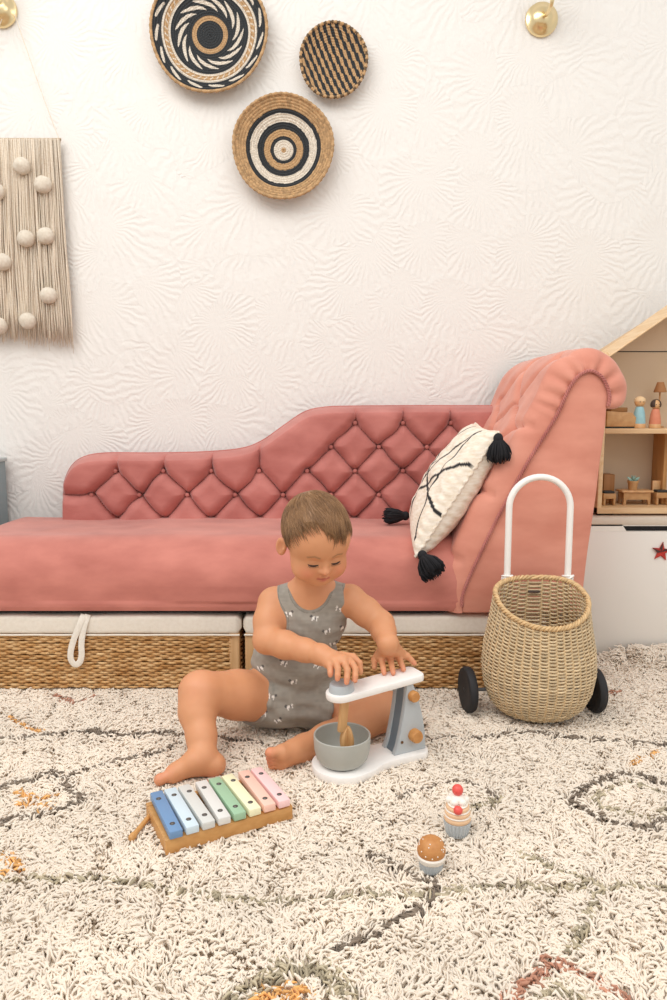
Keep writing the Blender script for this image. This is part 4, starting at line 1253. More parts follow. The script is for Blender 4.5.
def cupcakes():
    GREYP = mat('grey_case', 'B9C1C6', .55); SW = mat('icing_white', 'F4EEE4', .5); PE = mat('peach_icing', 'E9C29B', .5); CH = mat('cherry_red', 'E4574F', .35); CT = wood('caramel_wood', 'C98D52', 'BA7C43', (5, 5, 5), 20)
    c = G(457, 833, .0)
    t = thing('toy_cupcake', 'toy cupcake with peach icing swirls and red cherries in a grey case', 'toy cupcake', (c.x, c.y, 0), 'toy cupcakes on the rug')
    MB().lathe([(0, 0), (.0165, 0), (.0172, .002), (.0212, .021), (.0214, .023), (0, .023)], c, sides=132, wob=lambda a, h: flutes(a, h) if h < .022 else 0).build('paper_case', GREYP, t)
    z = .0232
    for r, h, m in ((.0212, .0075, PE), (.0206, .0028, SW), (.0202, .0060, PE), (.0192, .0028, SW), (.0184, .0058, PE), (.0160, .0028, SW)):
        MB().lathe([(0, z), (r * .93, z), (r, z + h * .3), (r, z + h * .7), (r * .93, z + h), (0, z + h)], (c.x, c.y, 0), sides=44).build('icing_layer', m, t); z += h
    MB().ball((c.x - .002, c.y - .0155, z - .004), (.0072, .0072, .0068), 20, 12).build('cherry', CH, t)
    # cream star behind with the upper cherry
    mb = MB()
    for k in range(6):
        a = k * math.pi / 3; mb.ball((c.x + .0125 * math.cos(a), c.y + .0035 + .011 * math.sin(a), z + .0035), (.0068, .0068, .0062), 16, 10)
    mb.ball((c.x, c.y + .003, z + .006), (.0125, .0125, .0075), 20, 12)
    mb.build('cream_swirl', SW, t)
    MB().ball((c.x, c.y + .003, z + .0195), .0088, 24, 16).build('cherry', CH, t)
    c = G(431, 869, .0)
    t = thing('toy_cupcake', 'toy cupcake with a caramel dome dotted white, in front of the cherry cupcake', 'toy cupcake', (c.x, c.y, 0), 'toy cupcakes on the rug')
    MB().lathe([(0, 0), (.0150, 0), (.0158, .002), (.0185, .0145), (0, .0145)], c, sides=132, wob=lambda a, h: flutes(a, h) if h < .014 else 0).build('paper_case', GREYP, t)
    MB().lathe([(0, .0147), (.0185, .0147), (.0206, .018), (.0212, .0225), (.0200, .0245), (0, .0245)], c, sides=48).build('white_band', SW, t)
    prof = [(0, .0247), (.0196, .0247), (.0208, .029), (.0200, .036), (.0160, .0435), (.010, .0480), (.004, .0496), (0, .0498)]
    dome = MB().lathe(prof, c, sides=48).build('caramel_dome', CT, t)
    mb = MB(); r = np.random.default_rng(4)
    for k in range(26):
        a = r.uniform(0, 6.283); h = r.uniform(.028, .047); rr = np.interp(h, [p[1] for p in prof[1:]], [p[0] for p in prof[1:]])
        mb.ball((c.x + rr * math.cos(a), c.y + rr * math.sin(a), h), .0010, 8, 6)
    mb.build('sugar_dots', SW, dome)


cupcakes()
# ------------------------------------------------------------------ the toddler: one smooth body surface from a distance field
F4 = np.float32
SKIN_H = .0014


def A3(v): return np.array(tuple(v), F4)


def cap(a, b, ra, rb):
    a, b = A3(a), A3(b); ab = b - a; L2 = float(ab @ ab) + 1e-12
    def f(P):
        t = np.clip(((P - a) @ ab) / L2, 0, 1)
        return np.linalg.norm(P - (a + t[:, None] * ab), axis=1) - (ra + (rb - ra) * t)
    return f


def ell(c, r, R=None):
    c, r = A3(c), np.array(r, F4); Rm = None if R is None else np.array(R, F4)
    def f(P):
        q = P - c
        if Rm is not None: q = q @ Rm            # into the local frame
        k0 = np.linalg.norm(q / r, axis=1); k1 = np.linalg.norm(q / (r * r), axis=1)
        return np.where(k0 < 1e-6, -r.min(), k0 * (k0 - 1) / (k1 + 1e-9))
    return f


def smin(a, b, k):
    if k <= 0: return np.minimum(a, b)
    h = np.clip(.5 + .5 * (b - a) / k, 0, 1)
    return b + (a - b) * h - k * h * (1 - h)


def smax(a, b, k): return -smin(-a, -b, k)


def union(fs, k):
    def f(P):
        d = fs[0](P)
        for g in fs[1:]: d = smin(d, g(P), k)
        return d
    return f


def bounded(f, c, R):
    """evaluate only near a centre; elsewhere the distance to the bound is enough"""
    c = A3(c)
    def g(P):
        q = np.linalg.norm(P - c, axis=1) - R; out = q.astype(F4) + .03; m = q < .02
        if m.any(): out[m] = f(P[m])
        return out
    return g


def iso_mesh(fn, lo, hi, h):
    """surface nets over a narrow band"""
    K = 6; lo = np.array(lo, float); H = h * K
    nb = np.ceil((np.array(hi) - lo) / H).astype(int); N = nb * K + 1
    c = np.stack(np.meshgrid(*[lo[i] + (np.arange(nb[i]) + .5) * H for i in range(3)], indexing='ij'), -1).reshape(-1, 3).astype(F4)
    dc = np.concatenate([fn(c[i:i + 200000]) for i in range(0, len(c), 200000)])
    D = np.repeat(np.repeat(np.repeat(np.where(dc < 0, -1, 1).reshape(nb).astype(F4), K, 0), K, 1), K, 2)
    D = np.pad(D, ((0, 1),) * 3, constant_values=1)
    near = np.nonzero(np.abs(dc) < H * 1.15 + .003)[0]
    bi = np.stack(np.unravel_index(near, nb), 1)
    off = np.stack(np.meshgrid(*[np.arange(K)] * 3, indexing='ij'), -1).reshape(-1, 3)
    ch = 4000
    for s in range(0, len(bi), ch):
        ijk = (bi[s:s + ch, None] * K + off[None]).reshape(-1, 3)
        D[ijk[:, 0], ijk[:, 1], ijk[:, 2]] = fn((lo + ijk * h).astype(F4))
    S = D < 0
    cnt = np.zeros(N - 1, np.int8)
    for a in (0, 1):
        for b in (0, 1):
            for c_ in (0, 1): cnt += S[a:N[0] - 1 + a, b:N[1] - 1 + b, c_:N[2] - 1 + c_]
    act = np.nonzero((cnt > 0) & (cnt < 8)); I = np.stack(act, 1); n = len(I)
    acc = np.zeros((n, 3)); w = np.zeros(n)
    cor = [(a, b, c_) for a in (0, 1) for b in (0, 1) for c_ in (0, 1)]
    val = {q: D[I[:, 0] + q[0], I[:, 1] + q[1], I[:, 2] + q[2]] for q in cor}
    for q in cor:
        for ax in range(3):
            if q[ax] == 0:
                r = list(q); r[ax] = 1; r = tuple(r); va, vb = val[q], val[r]; m = (va < 0) != (vb < 0)
                t = np.where(m, va / np.where(m, va - vb, 1), 0)
                p = np.array(q, float)[None] + np.eye(3)[ax][None] * t[:, None]
                acc[m] += p[m]; w[m] += 1
    V = lo + (I + acc / w[:, None]) * h
    idm = np.full(tuple(N - 1), -1, np.int32); idm[act] = np.arange(n)
    F = []
    for ax in range(3):
        b_, c_ = (ax + 1) % 3, (ax + 2) % 3
        sl0 = [slice(None)] * 3; sl1 = [slice(None)] * 3; sl0[ax] = slice(0, -1); sl1[ax] = slice(1, None)
        e = S[tuple(sl0)] != S[tuple(sl1)]; J = np.stack(np.nonzero(e), 1)
        J = J[(J[:, b_] > 0) & (J[:, c_] > 0) & (J[:, b_] < N[b_] - 1) & (J[:, c_] < N[c_] - 1)]
        q = []
        for (db, dc_) in ((1, 1), (0, 1), (0, 0), (1, 0)):
            k = J.copy(); k[:, b_] -= db; k[:, c_] -= dc_; q.append(idm[k[:, 0], k[:, 1], k[:, 2]])
        q = np.stack(q, 1); ins = S[J[:, 0], J[:, 1], J[:, 2]]
        q = np.where(ins[:, None], q, q[:, ::-1]); F.append(q)
    F = np.concatenate(F); F = F[(F >= 0).all(1)]
    # light relaxation of the lattice steps
    return V, F


def relax(V, F, it=2, lam=.5):
    E = np.concatenate([F[:, [0, 1]], F[:, [1, 2]], F[:, [2, 3]], F[:, [3, 0]]])
    for k in range(it):
        s = np.zeros_like(V); c = np.zeros(len(V))
        for ax in range(3):
            s[:, ax] = np.bincount(E[:, 0], V[E[:, 1], ax], len(V)) + np.bincount(E[:, 1], V[E[:, 0], ax], len(V))
        c = np.bincount(E[:, 0], minlength=len(V)) + np.bincount(E[:, 1], minlength=len(V))
        V = V + (s / np.maximum(c, 1)[:, None] - V) * lam
    return V


def grad(fn, P, e=.0006):
    g = np.stack([fn((P + np.eye(3)[i] * e).astype(F4)) - fn((P - np.eye(3)[i] * e).astype(F4)) for i in range(3)], 1)
    return g / (np.linalg.norm(g, axis=1)[:, None] + 1e-9)


# --- head, in its own frame: x to the picture's right, -y the face, z up
HR = Matrix.Rotation(.3085, 3, 'Z') @ Matrix.Rotation(-.0389, 3, 'Y') @ Matrix.Rotation(.3887, 3, 'X')
HC = Vector((-.0345, 1.372, .4164)); HRn = np.array(HR)
_ry = np.array(Matrix.Rotation(-.0389, 3, 'Y'))
head_parts = [
    ell((0, .005, .023), (.0615, .076, .065)),
    ell((0, -.030, .012), (.0545, .040, .048)),         # forehead
    ell((0, -.018, -.034), (.0500, .048, .044)),        # face
    ell((-.028, -.038, -.040), (.0235, .0235, .0225)), ell((.028, -.038, -.040), (.0235, .0235, .0225)),   # full cheeks
    ell((0, -.046, -.060), (.0200, .0180, .0160)),      # chin
]
ear_rot = {s: np.array(Matrix.Rotation(-s * .60, 3, 'Z') @ Matrix.Rotation(.12, 3, 'X')) for s in (-1, 1)}


def head_local(P):
    d = head_parts[0](P)
    for g, k in zip(head_parts[1:], (.020, .022, .018, .018, .014)): d = smin(d, g(P), k)
    # sockets, lids, nose, lips
    for s in (-1, 1):
        d = smax(d, -ell((s * .0225, -.0735, -.0085), (.0125, .0085, .0070))(P), .010)
        d = smin(d, ell((s * .0222, -.0535, -.0110), (.0118, .0112, .0098))(P), .0022)
        d = smin(d, cap((s * .0125, -.0665, .0030), (s * .0330, -.0570, .0010), .0028, .0020)(P), .008)
    nose = union([cap((0, -.0660, -.0080), (0, -.0745, -.0260), .0042, .0062), ell((0, -.0755, -.0275), (.0072, .0068, .0060)),
                  ell((-.0068, -.0700, -.0290), (.0050, .0055, .0045)), ell((.0068, -.0700, -.0290), (.0050, .0055, .0045))], .004)
    d = smin(d, nose(P), .0050)
    for s in (-1, 1): d = smax(d, -ell((s * .0036, -.0762, -.0338), (.0020, .0022, .0018))(P), .0015)
    up = union([cap((-.0125, -.0585, -.0475), (-.0035, -.0672, -.0440), .0022, .0034), cap((.0125, -.0585, -.0475), (.0035, -.0672, -.0440), .0022, .0034)], .003)
    lo_ = cap((-.0085, -.0605, -.0515), (.0085, -.0605, -.0515), .0034, .0034)
    lo_ = union([lo_, ell((0, -.0628, -.0515), (.0082, .0050, .0040))], .004)
    d = smin(d, union([up, lo_], .0010)(P), .0028)
    d = smax(d, -cap((-.0130, -.0620, -.0488), (.0130, -.0620, -.0488), .0006, .0006)(P), .0016)
    for s in (-1, 1):
        e = ell((s * .0665, .006, -.014), (.0058, .0130, .0205), ear_rot[s])(P)
        e = smax(e, -ell((s * .0705, .0005, -.0125), (.0046, .0080, .0130), ear_rot[s])(P), .003)
        e = smin(e, ell((s * .0635, -.0040, -.016), (.0030, .0030, .0045))(P), .002)
        d = smin(d, e, .0045)
    return d


SC_H = .992
HCn = A3(HC)


def to_local(P): return ((P - HCn) @ HRn.astype(F4)) / SC_H
def to_world(p): return HRn @ (np.array(p) * SC_H) + HCn
def head_fn(P): return head_local(to_local(P)) * SC_H


# --- skeleton
J = dict(
    pelvis=W(290, 693, 1.480), belly=W(295, 660, 1.455), chest=W(309, 618, 1.445), neck=W(312, 592, 1.432),
    shr=W(273, 603, 1.435), elr=W(267, 640, 1.385), wrr=W(321, 654.5, 1.300),
    shl=W(351, 600, 1.425), ell=W(381, 624, 1.392), wrl=W(388, 643.5, 1.330),
    hipr=W(272, 697, 1.455), knr=W(200, 692, 1.330), anr=W(203, 753, 1.252),
    hipl=W(312, 699, 1.455), knl=W(388, 711, 1.435), anl=W(304, 748, 1.315))
torso = union([ell(J['chest'], (.074, .056, .074)), ell(J['belly'], (.084, .066, .070)), ell(J['pelvis'], (.086, .074, .056)),
               cap(J['neck'], to_world((0, .018, -.050)), .033, .034),
               cap(J['neck'] + Vector((0, .006, -.006)), J['shr'] + Vector((.006, 0, .002)), .026, .027), cap(J['neck'] + Vector((0, .006, -.006)), J['shl'] + Vector((-.006, 0, .002)), .026, .027)], .030)


def chain(pts, k=.010):
    return union([cap(a[0], b[0], a[1], b[1]) for a, b in zip(pts[:-1], pts[1:])], k)


def lerp(a, b, t): return a.lerp(b, t)


fr = lerp(J['elr'], J['wrr'], .35); fl = lerp(J['ell'], J['wrl'], .4)
arm_r = chain([(J['shr'], .0305), (lerp(J['shr'], J['elr'], .5) + Vector((-.002, 0, 0)), .0305), (J['elr'], .0265), (fr, .0265), (lerp(J['elr'], J['wrr'], .72), .0215), (J['wrr'], .0178)])
arm_l = chain([(J['shl'], .0290), (lerp(J['shl'], J['ell'], .5), .0285), (J['ell'], .0255), (fl, .0232), (J['wrl'], .0180)])
leg_r = chain([(J['hipr'], .056), (lerp(J['hipr'], J['knr'], .5) + Vector((0, 0, .0)), .0475), (J['knr'], .0385), (lerp(J['knr'], J['anr'], .35) + Vector((-.008, .006, 0)), .0335),
               (lerp(J['knr'], J['anr'], .75) + Vector((-.002, .004, 0)), .0262), (J['anr'] + Vector((0, 0, -.004)), .0235)], .014)
leg_l = chain([(J['hipl'], .054), (lerp(J['hipl'], J['knl'], .5), .047), (J['knl'], .038), (lerp(J['knl'], J['anl'], .35), .0335), (lerp(J['knl'], J['anl'], .75), .0275), (J['anl'], .0240)], .014)

# feet ---------------------------------------------------------
def foot_right():
    heel = W(214, 768, 1.250); heel.z = max(heel.z, .020); ball = W(173, 772, 1.222); ball.z = .0155
    mid = lerp(heel, ball, .45) + Vector((0, 0, .015)); side = Vector((.15, 1, 0)).normalized()
    main = union([cap(heel, mid, .0215, .0195), cap(mid, ball, .0195, .0155), cap(mid + side * .012, ball + side * .020, .0145, .0115), cap(J['anr'], mid, .0225, .0165),
                  cap(heel + Vector((0, 0, -.002)), ball + side * .010, .0140, .0120)], .012)
    toes = []
    d = (ball - heel).normalized(); d.z = 0
    for k, (l, r) in enumerate(((.0220, .0108), (.0205, .0066), (.0180, .0062), (.0150, .0058), (.0115, .0054))):
        b = ball + side * (-.003 + .0100 * k) + Vector((0, 0, -.002)); t = b + d * l; t.z = r + .001
        m_ = lerp(b, t, .55) + Vector((0, 0, .0015)); toes.append(union([cap(b, m_, r * .95, r * .88), cap(m_, t, r * .88, r)], .002))
    def f(P):
        t = toes[0](P)
        for g in toes[1:]: t = smin(t, g(P), .0006)
        return smin(main(P), t, .0035)
    return bounded(f, lerp(heel, ball, .6), .085), (heel, ball, d, side)


def foot_left():
    heel = W(305, 757, 1.312); ball = W(281, 757, 1.268); heel.z = max(.022, heel.z)
    upv = Vector((.10, -.35, .93)).normalized()          # from the little toe side to the big toe side
    d = Vector((-.86, -.50, .02)).normalized()
    main = union([cap(heel, ball + upv * .011, .0225, .0155), cap(heel, ball - upv * .014, .0215, .0140), cap(J['anl'], lerp(heel, ball, .45) + upv * .006, .0225, .0175)], .012)
    toes = []
    for k, (l, r) in enumerate(((.0240, .0100), (.0245, .0072), (.0225, .0067), (.0200, .0063), (.0165, .0060))):
        b = ball + upv * (.0175 - .0106 * k - (.003 if k else 0)); t = b + d * l + Vector((.001, .001, 0)); t.z = max(t.z, r)
        m_ = lerp(b, t, .5) + Vector((-.0015, -.002, 0)); toes.append(union([cap(b, m_, r, r * .88), cap(m_, t, r * .88, r)], .002))
    def f(P):
        t = toes[0](P)
        for g in toes[1:]: t = smin(t, g(P), .0006)
        return smin(main(P), t, .0035)
    return bounded(f, lerp(heel, ball, .6), .085)


footR, _ = foot_right(); footL = foot_left()

# hands --------------------------------------------------------
pl_n = tiltm @ Vector((0, 0, 1)); pl_o = on_head(0, 0, 0)


def on_plane(px, py, up):
    o = Vector((0, 0, CAM_H)); d = W(px, py, 1.3) - o; q = pl_o + pl_n * up
    return o + d * ((q - o).dot(pl_n) / d.dot(pl_n))


def finger(pts, r):
    return union([cap(pts[i], pts[i + 1], r[i], r[i + 1]) for i in range(len(pts) - 1)], .0015)


def hand(wrist, rw, palm_pts, fingers, c):
    palm = union([cap(wrist, p, rw, rp) for p, rp in palm_pts] + [cap(palm_pts[i][0], palm_pts[i + 1][0], palm_pts[i][1], palm_pts[i + 1][1]) for i in range(len(palm_pts) - 1)], .008)
    def f(P):
        t = fingers[0](P)
        for g in fingers[1:]: t = smin(t, g(P), .0006)
        return smin(palm(P), t, .0042)
    return bounded(f, c, .065)


# hand on the turning knob
ktop = kc.z + .0145
tipsR = [W(355, 680.5, 1.2445), W(346.5, 682.5, 1.2405), W(337.5, 679, 1.2430), W(330.5, 675, 1.2530)]
midR = [W(355.5, 669, 1.256), W(347.5, 670.5, 1.2505), W(338, 669, 1.2515), W(330.5, 669.5, 1.259)]
knR = [W(349, 661, 1.275), W(342.5, 660, 1.270), W(335, 661.5, 1.270), W(329, 664, 1.274)]
fR = [finger([a, lerp(a, b, .55) + Vector((0, -.002, .003)), b, lerp(b, c_, .6) + Vector((0, -.0012, 0)), c_], [.0068, .0062, .0058, .0054, .0048]) for a, b, c_ in zip(knR, midR, tipsR)]
thR = finger([W(340, 655.5, 1.298), W(353, 657, 1.290), W(359.5, 663, 1.283), W(360.5, 672, 1.277)], [.0085, .0070, .0060, .0050])
handR = hand(J['wrr'], .0165, [(a, .0080) for a in knR], fR + [thR], W(342, 668, 1.265))

# hand lying on the head board
tipsL = [on_plane(*q, .0050) for q in ((384, 673), (393.3, 673), (403.5, 669.5), (414.5, 663.5))]
knL = [on_plane(*q, .0210) for q in ((380.5, 657), (388.5, 655), (396.5, 654.5), (403, 655))]
fL = []
for a, c_ in zip(knL, tipsL):
    m1 = lerp(a, c_, .42) + pl_n * .0050; m2 = lerp(a, c_, .75) + pl_n * .0022
    fL.append(finger([a, m1, m2, c_], [.0068, .0060, .0056, .0048]))
thL = finger([on_plane(380, 652, .028), on_plane(374.5, 659, .0135), on_plane(374.3, 667.5, .0052)], [.0085, .0068, .0050])
handL = hand(J['wrl'], .0168, [(a, .0080) for a in knL], fL + [thL], lerp(knL[1], tipsL[1], .3))


def bodyfn(P):
    P = P.astype(F4)
    d = torso(P)
    d = smin(d, arm_r(P), .016); d = smin(d, arm_l(P), .016)
    d = smin(d, leg_r(P), .018); d = smin(d, leg_l(P), .018)
    d = smin(d, footR(P), .008); d = smin(d, footL(P), .008)
    d = smin(d, handR(P), .007); d = smin(d, handL(P), .007)
    h = bounded(head_fn, HC, .125)(P)
    return smin(d, h, .012)


LO, HI = (-.335, 1.165, -.003), (.190, 1.565, .515)
V, F = iso_mesh(bodyfn, LO, HI, SKIN_H)
V = relax(V, F, 2, .5)
print('body verts', len(V))
# skin tone: warm cheeks, lips, brows, knees and fingertips
L = to_local(V.astype(F4)); skin = np.tile(np.array(lin('D89A70')), (len(V), 1))


def tint(mask, col, amt):
    global skin
    a = (np.clip(mask, 0, 1) * amt)[:, None]; skin = skin * (1 - a) + np.array(lin(col))[None] * a


G3 = lambda P, c, r: np.exp(-(((P - np.array(c)) / np.array(r)) ** 2).sum(1))
tint(vnoise(V, 40, 3) * .5 + vnoise(V, 120, 5) * .5, 'CB8A61', .45)
for s in (-1, 1):
    tint(G3(L, (s * .032, -.060, -.036), (.016, .030, .014)), 'E08468', .50)
    br = poly_dist(L[:, [0, 2]], [(s * .0130, .0030), (s * .0220, .0062), (s * .0335, .0030)]); tint(np.exp(-(br / .0020) ** 2) * (L[:, 1] < -.04), '8A6442', .70)
    tint(G3(L, (s * .0660, .010, -.012), (.012, .012, .018)), 'DE8A6C', .40)
lip = np.maximum(np.exp(-(seg_dist(L[:, [0, 2]], (-.0105, -.0480), (.0105, -.0480)) / .0032) ** 2), G3(L[:, [0, 2]], (0, -.0515), (.0085, .0036)))
tint(lip * (L[:, 1] < -.050), 'C5625A', .80)
mo = seg_dist(L[:, [0, 2]], (-.0120, -.0486), (.0120, -.0486)); tint(np.exp(-(mo / .0010) ** 2) * (L[:, 1] < -.05), '8F4638', .6)
tint(G3(L, (0, -.080, -.029), (.008, .01, .007)), 'E2886C', .35)
for q in list(tipsR) + list(tipsL): tint(G3(V, tuple(q), (.008,) * 3), 'E38C72', .55)
tint(G3(V, tuple(W(158, 774, 1.20)), (.022, .03, .018)), 'DE866C', .45); tint(G3(V, tuple(W(268, 758, 1.25)), (.012, .03, .030)), 'DE7F66', .50)
tint(G3(V, tuple(W(214, 775, 1.24)), (.02, .02, .014)), 'DE866C', .40); tint(G3(V, tuple(J['knr'] + Vector((0, -.03, .02))), (.03, .03, .03)), 'E09A78', .40)
SKIN = mat('skin', 'FFFFFF', .52, attr='col', sss=.12, bump=.12, bscale=900, bdist=.0005)
kid = np_mesh('toddler', V, F, SKIN, None, skin)
tag(kid, 'toddler in a grey sleeveless romper sitting on the rug, hands on the toy mixer', 'person')

# --- romper ----------------------------------------------------
dirR = (J['knr'] - J['hipr']).normalized(); dirL = (J['knl'] - J['hipl']).normalized()
hemR = J['hipr'] + dirR * .054; hemL = J['hipl'] + dirL * .050
gar_t = union([ell(J['chest'], (.0775, .0600, .076)), ell(J['belly'], (.0890, .0715, .074)), ell(J['pelvis'], (.0905, .0790, .059)),
               cap(J['neck'] + Vector((0, .006, -.006)), J['shr'] + Vector((.006, 0, .002)), .0300, .0300), cap(J['neck'] + Vector((0, .006, -.006)), J['shl'] + Vector((-.006, 0, .002)), .0300, .0300)], .030)
gar_d = ell(W(281, 704, 1.425), (.052, .044, .048))        # the nappy's fullness between the legs
stubR = cap(J['hipr'], hemR + dirR * .02, .0615, .0560); stubL = cap(J['hipl'], hemL + dirL * .02, .0595, .0540)
neck_c = A3(W(310, 579, 1.395))
arm_rc = chain([(J['shr'] + Vector((-.012, 0, .012)), .030), (lerp(J['shr'], J['elr'], .5), .034), (J['elr'], .032)]); arm_lc = chain([(J['shl'] + Vector((.012, 0, .012)), .030), (lerp(J['shl'], J['ell'], .5), .033), (J['ell'], .032)])


def neck_cut(P):
    return ell(neck_c, (.0425, .080, .062))(P)


def garment(P):
    P = P.astype(F4)
    d = gar_t(P); d = smin(d, gar_d(P), .022)
    r = smax(stubR(P), (P - A3(hemR)) @ A3(dirR), .003); l = smax(stubL(P), (P - A3(hemL)) @ A3(dirL), .003)
    d = smin(d, r, .014); d = smin(d, l, .014)
    w = (vnoise(P * np.array([.6, 1, 1.6], F4), 38, 21).astype(F4) - .5) * .0050 + np.sin(P[:, 2] * 190 + P[:, 0] * 60 + 5 * vnoise(P, 14, 22).astype(F4)) * .0011
    d = d - w * np.clip((.32 - P[:, 2]) * 8, .25, 1)
    d = smax(d, -neck_cut(P), .0015)
    d = smax(d, -np.minimum(arm_rc(P), arm_lc(P)), .0015)
    return smax(d, -(P[:, 2] - .002), .002)


GV, GF = iso_mesh(garment, LO, (.12, 1.575, .36), .0016)
GV = relax(GV, GF, 2, .5)
base = np.tile(np.array(lin('9C978D')), (len(GV), 1)) * (.90 + .2 * vnoise(GV, 150, 6))[:, None] * (.94 + .12 * vnoise(GV * np.array([1, 1, 6]), 60, 8))[:, None]
# binding round the openings
gp = GV.astype(F4)
for fn in (neck_cut, arm_rc, arm_lc):
    q = np.abs(fn(gp)); m = q < .0052; base[m] *= .86; m = (q > .0052) & (q < .0064); base[m] *= .62
for hp, dr in ((hemR, dirR), (hemL, dirL)):
    q = -((gp - A3(hp)) @ A3(dr)); m = (q < .0060) & (q > -.003) & (np.linalg.norm(gp - A3(hp), axis=1) < .062); base[m] *= .90
# little printed dogs, white with a dark patch
dogs = [(284, 579), (288, 614), (316, 618), (340, 610), (328, 632), (334, 645), (283, 662), (259, 668), (294, 683), (271, 698), (318, 666), (262, 712), (286, 640), (262, 645), (290, 708), (304, 600), (345, 628), (278, 722), (300, 646)]
cam_p = np.array([0, 0, CAM_H])
for k, (px, py) in enumerate(dogs):
    dr = np.array(W(px, py, 1.4)) - cam_p; dr /= np.linalg.norm(dr)
    rel = GV - cam_p; t = rel @ dr; dist = np.linalg.norm(rel - t[:, None] * dr, axis=1)
    m = dist < .003
    if not m.any(): continue
    i = np.nonzero(m)[0][np.argmin(t[m])]; c0 = GV[i]
    q = GV - c0; sx = 1 if k % 2 else -1; an = (k * 1.7) % 1.0 - .5
    x = (q[:, 0] * math.cos(an) + q[:, 2] * math.sin(an)) * sx; z = -q[:, 0] * math.sin(an) + q[:, 2] * math.cos(an)
    loc = np.linalg.norm(q, axis=1) < .02
    bod = (np.abs(x) < .0055) & (np.abs(z) < .0027); leg = (np.abs(np.abs(x) - .0043) < .0010) & (z < 0) & (z > -.0060)
    hd = (x - .0070) ** 2 + (z - .0030) ** 2 < .0028 ** 2; tl = (np.abs(x + .0062) < .0010) & (z > 0) & (z < .0045)
    base[loc & (bod | leg | tl)] = lin('F1EEE8'); base[loc & hd] = lin('5E5A58'); base[loc & bod & (np.abs(x + .002) < .0015)] = lin('6E6966')
FAB = mat('grey_jersey', 'FFFFFF', .95, attr='col', bump=.35, bscale=1500, bdist=.0004, sheen=.15)
romper = np_mesh('romper', GV, GF, FAB, kid, base)
romper['label'] = 'grey romper printed with small white dogs'

# --- hair ------------------------------------------------------
def hairline(L):
    """positive inside the hair"""
    ph = np.arctan2(np.abs(L[:, 0]), -L[:, 1])                    # 0 at the forehead, pi at the nape
    zl = np.interp(ph, [0, .35, .75, 1.10, 1.40, 1.60, 1.95, 2.3, 3.15], [.062, .061, .055, .042, .026, .012, .016, -.020, -.044])
    zl = zl + .010 * np.clip(L[:, 0] / .05, -1, 1) * 0 - .012 * np.exp(-((L[:, 0] - .022) / .012) ** 2) * (L[:, 1] < 0) + .014 * np.clip((L[:, 0] - .036) / .012, 0, 1) * (L[:, 1] < .02) + .007 * np.clip(-L[:, 0] / .015, 0, 1) * (L[:, 1] < -.03)
    return L[:, 2] - zl


def skull(P):
    d = head_parts[0](P)
    return smin(d, head_parts[1](P), .020)


def hair_local(P):
    d = skull(P) - .0018 - .0020 * np.clip((P[:, 2] - .01) / .06, 0, 1)
    return smax(d, -hairline(P) - .002, .006)


HV, HF = iso_mesh(lambda P: hair_local(to_local(P)) * SC_H, tuple(np.array(HC) - .10), tuple(np.array(HC) + .115), .0018)
HV = relax(HV, HF, 2, .5)
hl_ = to_local(HV.astype(F4)); m = hairline(hl_)
hcol = np.tile(np.array(lin('8A6542')), (len(HV), 1)) * (.85 + .3 * vnoise(hl_ * np.array([1, .3, .3]), 260, 4))[:, None]
HAIR = mat('light_brown_hair', 'FFFFFF', .5, attr='col')
hair = np_mesh('hair', HV, HF, HAIR, kid, hcol)


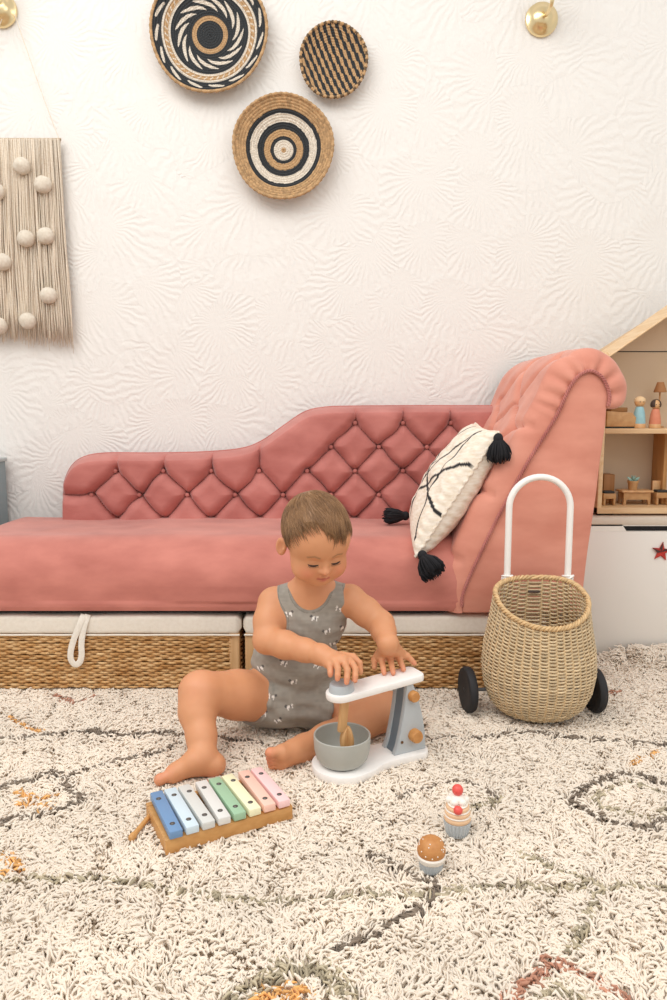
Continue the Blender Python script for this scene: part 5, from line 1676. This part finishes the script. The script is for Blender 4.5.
def strands():
    rg = np.random.default_rng(5); n = 13000
    u = rg.normal(size=(n, 3)); u /= np.linalg.norm(u, axis=1)[:, None]
    P = u * np.array([.066, .08, .068]) + np.array([0, .005, .022])
    fn = lambda Q: skull(Q.astype(F4)).astype(float)
    for _ in range(3): P = P - grad(lambda Q: skull(Q), P) * fn(P)[:, None]
    hp = hairline(P); keep = (hp > .0015) & (rg.uniform(size=n) < np.clip(hp / .014 + .25, 0, 1)); P = P[keep]; n = len(P)
    crown = np.array([-.010, .048, .082]); S = 8; step = rg.uniform(.0032, .0060, n)
    lift = rg.uniform(.0018, .0048, n); path = np.zeros((n, S, 3)); jit = rg.normal(0, .13, (n, 3)); jit += (vnoise(P, 70, 3)[:, None] - .5) * np.array([.7, .2, .2])
    for k in range(S):
        g = grad(lambda Q: skull(Q), P); P = P - g * fn(P)[:, None]
        path[:, k] = P + g * (lift * min(1, .35 + k * .35) * (1 - .35 * max(0, k - 5) / 2))[:, None]
        d = P - crown; d /= np.linalg.norm(d, axis=1)[:, None]
        d = d + np.array([.32, -.55, -.10])[None] * np.clip((P[:, 2:3] - 0) / .05, 0, 1) + np.array([0, -.15, -.5])[None] * np.clip((.03 - P[:, 2:3]) / .04, 0, 1) + jit
        d = d - g * np.sum(d * g, 1)[:, None]; d /= np.linalg.norm(d, axis=1)[:, None]
        P = P + d * step[:, None]
    # strands may pass the hairline only a little
    w = rg.uniform(.00035, .00060, n)[:, None] * np.array([.7, 1, 1, 1, 1, .9, .6, .15])[None]
    Tn = np.gradient(path, axis=1); Tn /= np.linalg.norm(Tn, axis=2)[..., None] + 1e-9
    g = path / (np.linalg.norm(path, axis=2)[..., None]); s = np.cross(Tn, g); s /= np.linalg.norm(s, axis=2)[..., None] + 1e-9; g2 = np.cross(s, Tn)
    V = np.stack([path + s * w[..., None], path - s * w[..., None], path + g2 * w[..., None]], 2)     # n, S, 3, 3
    Vw = (V.reshape(-1, 3) * SC_H) @ HRn.T + np.array(HC)
    idx = np.arange(n)[:, None] * (S * 3); F = []
    for k in range(S - 1):
        for j in range(3):
            j2 = (j + 1) % 3; F.append(np.concatenate([idx + k * 3 + j, idx + k * 3 + j2, idx + (k + 1) * 3 + j2, idx + (k + 1) * 3 + j], 1))
    F = np.concatenate(F)
    t = rg.uniform(0, 1, n)[:, None]; tt = vnoise(path[:, 0], 90, 8)[:, None] * .6 + t * .4
    c = np.array(lin('5E3F26')) * (1 - tt) + np.array(lin('B0865C')) * tt
    o = np_mesh('hair_strands', Vw, F, HAIR, hair, np.repeat(c, S * 3, 0)); o['kind'] = 'stuff'


strands()

# --- lashes over the lowered eyes -------------------------------
LASH = mat('dark_lash', '3A271E', .6)
for s in (-1, 1):
    pts = []
    for a in np.linspace(-1, 1, 11):
        p = np.array([s * .0222 + a * .0098, -.0660, -.0150 - .0026 * (1 - a * a)])
        for _ in range(4):
            dd = float(head_local(p[None].astype(F4))[0]); p = p + np.array([0, -1, 0]) * (-dd) * .9 if dd < 0 else p + np.array([0, 1, 0]) * dd * .9
        pts.append(p + np.array([0, -.0003, 0]))
    mb = MB(); mb.tube([to_world(p) for p in pts], [.0005, .0010, .0014, .0016, .0016, .0016, .0016, .0016, .0014, .0010, .0005], 8)
    for i in range(1, 10):
        for e in (-.3, .2):
            b = pts[i]; tip = b + np.array([(b[0] - s * .0222) * .30 + e * .001, -.0032, -.0030]); mid = (b + tip) / 2 + np.array([0, -.0004, -.0006])
            mb.tube([to_world(b), to_world(mid), to_world(tip)], [.00030, .00024, .0001], 4)
    mb.build('eyelashes', LASH, kid, angle=180)
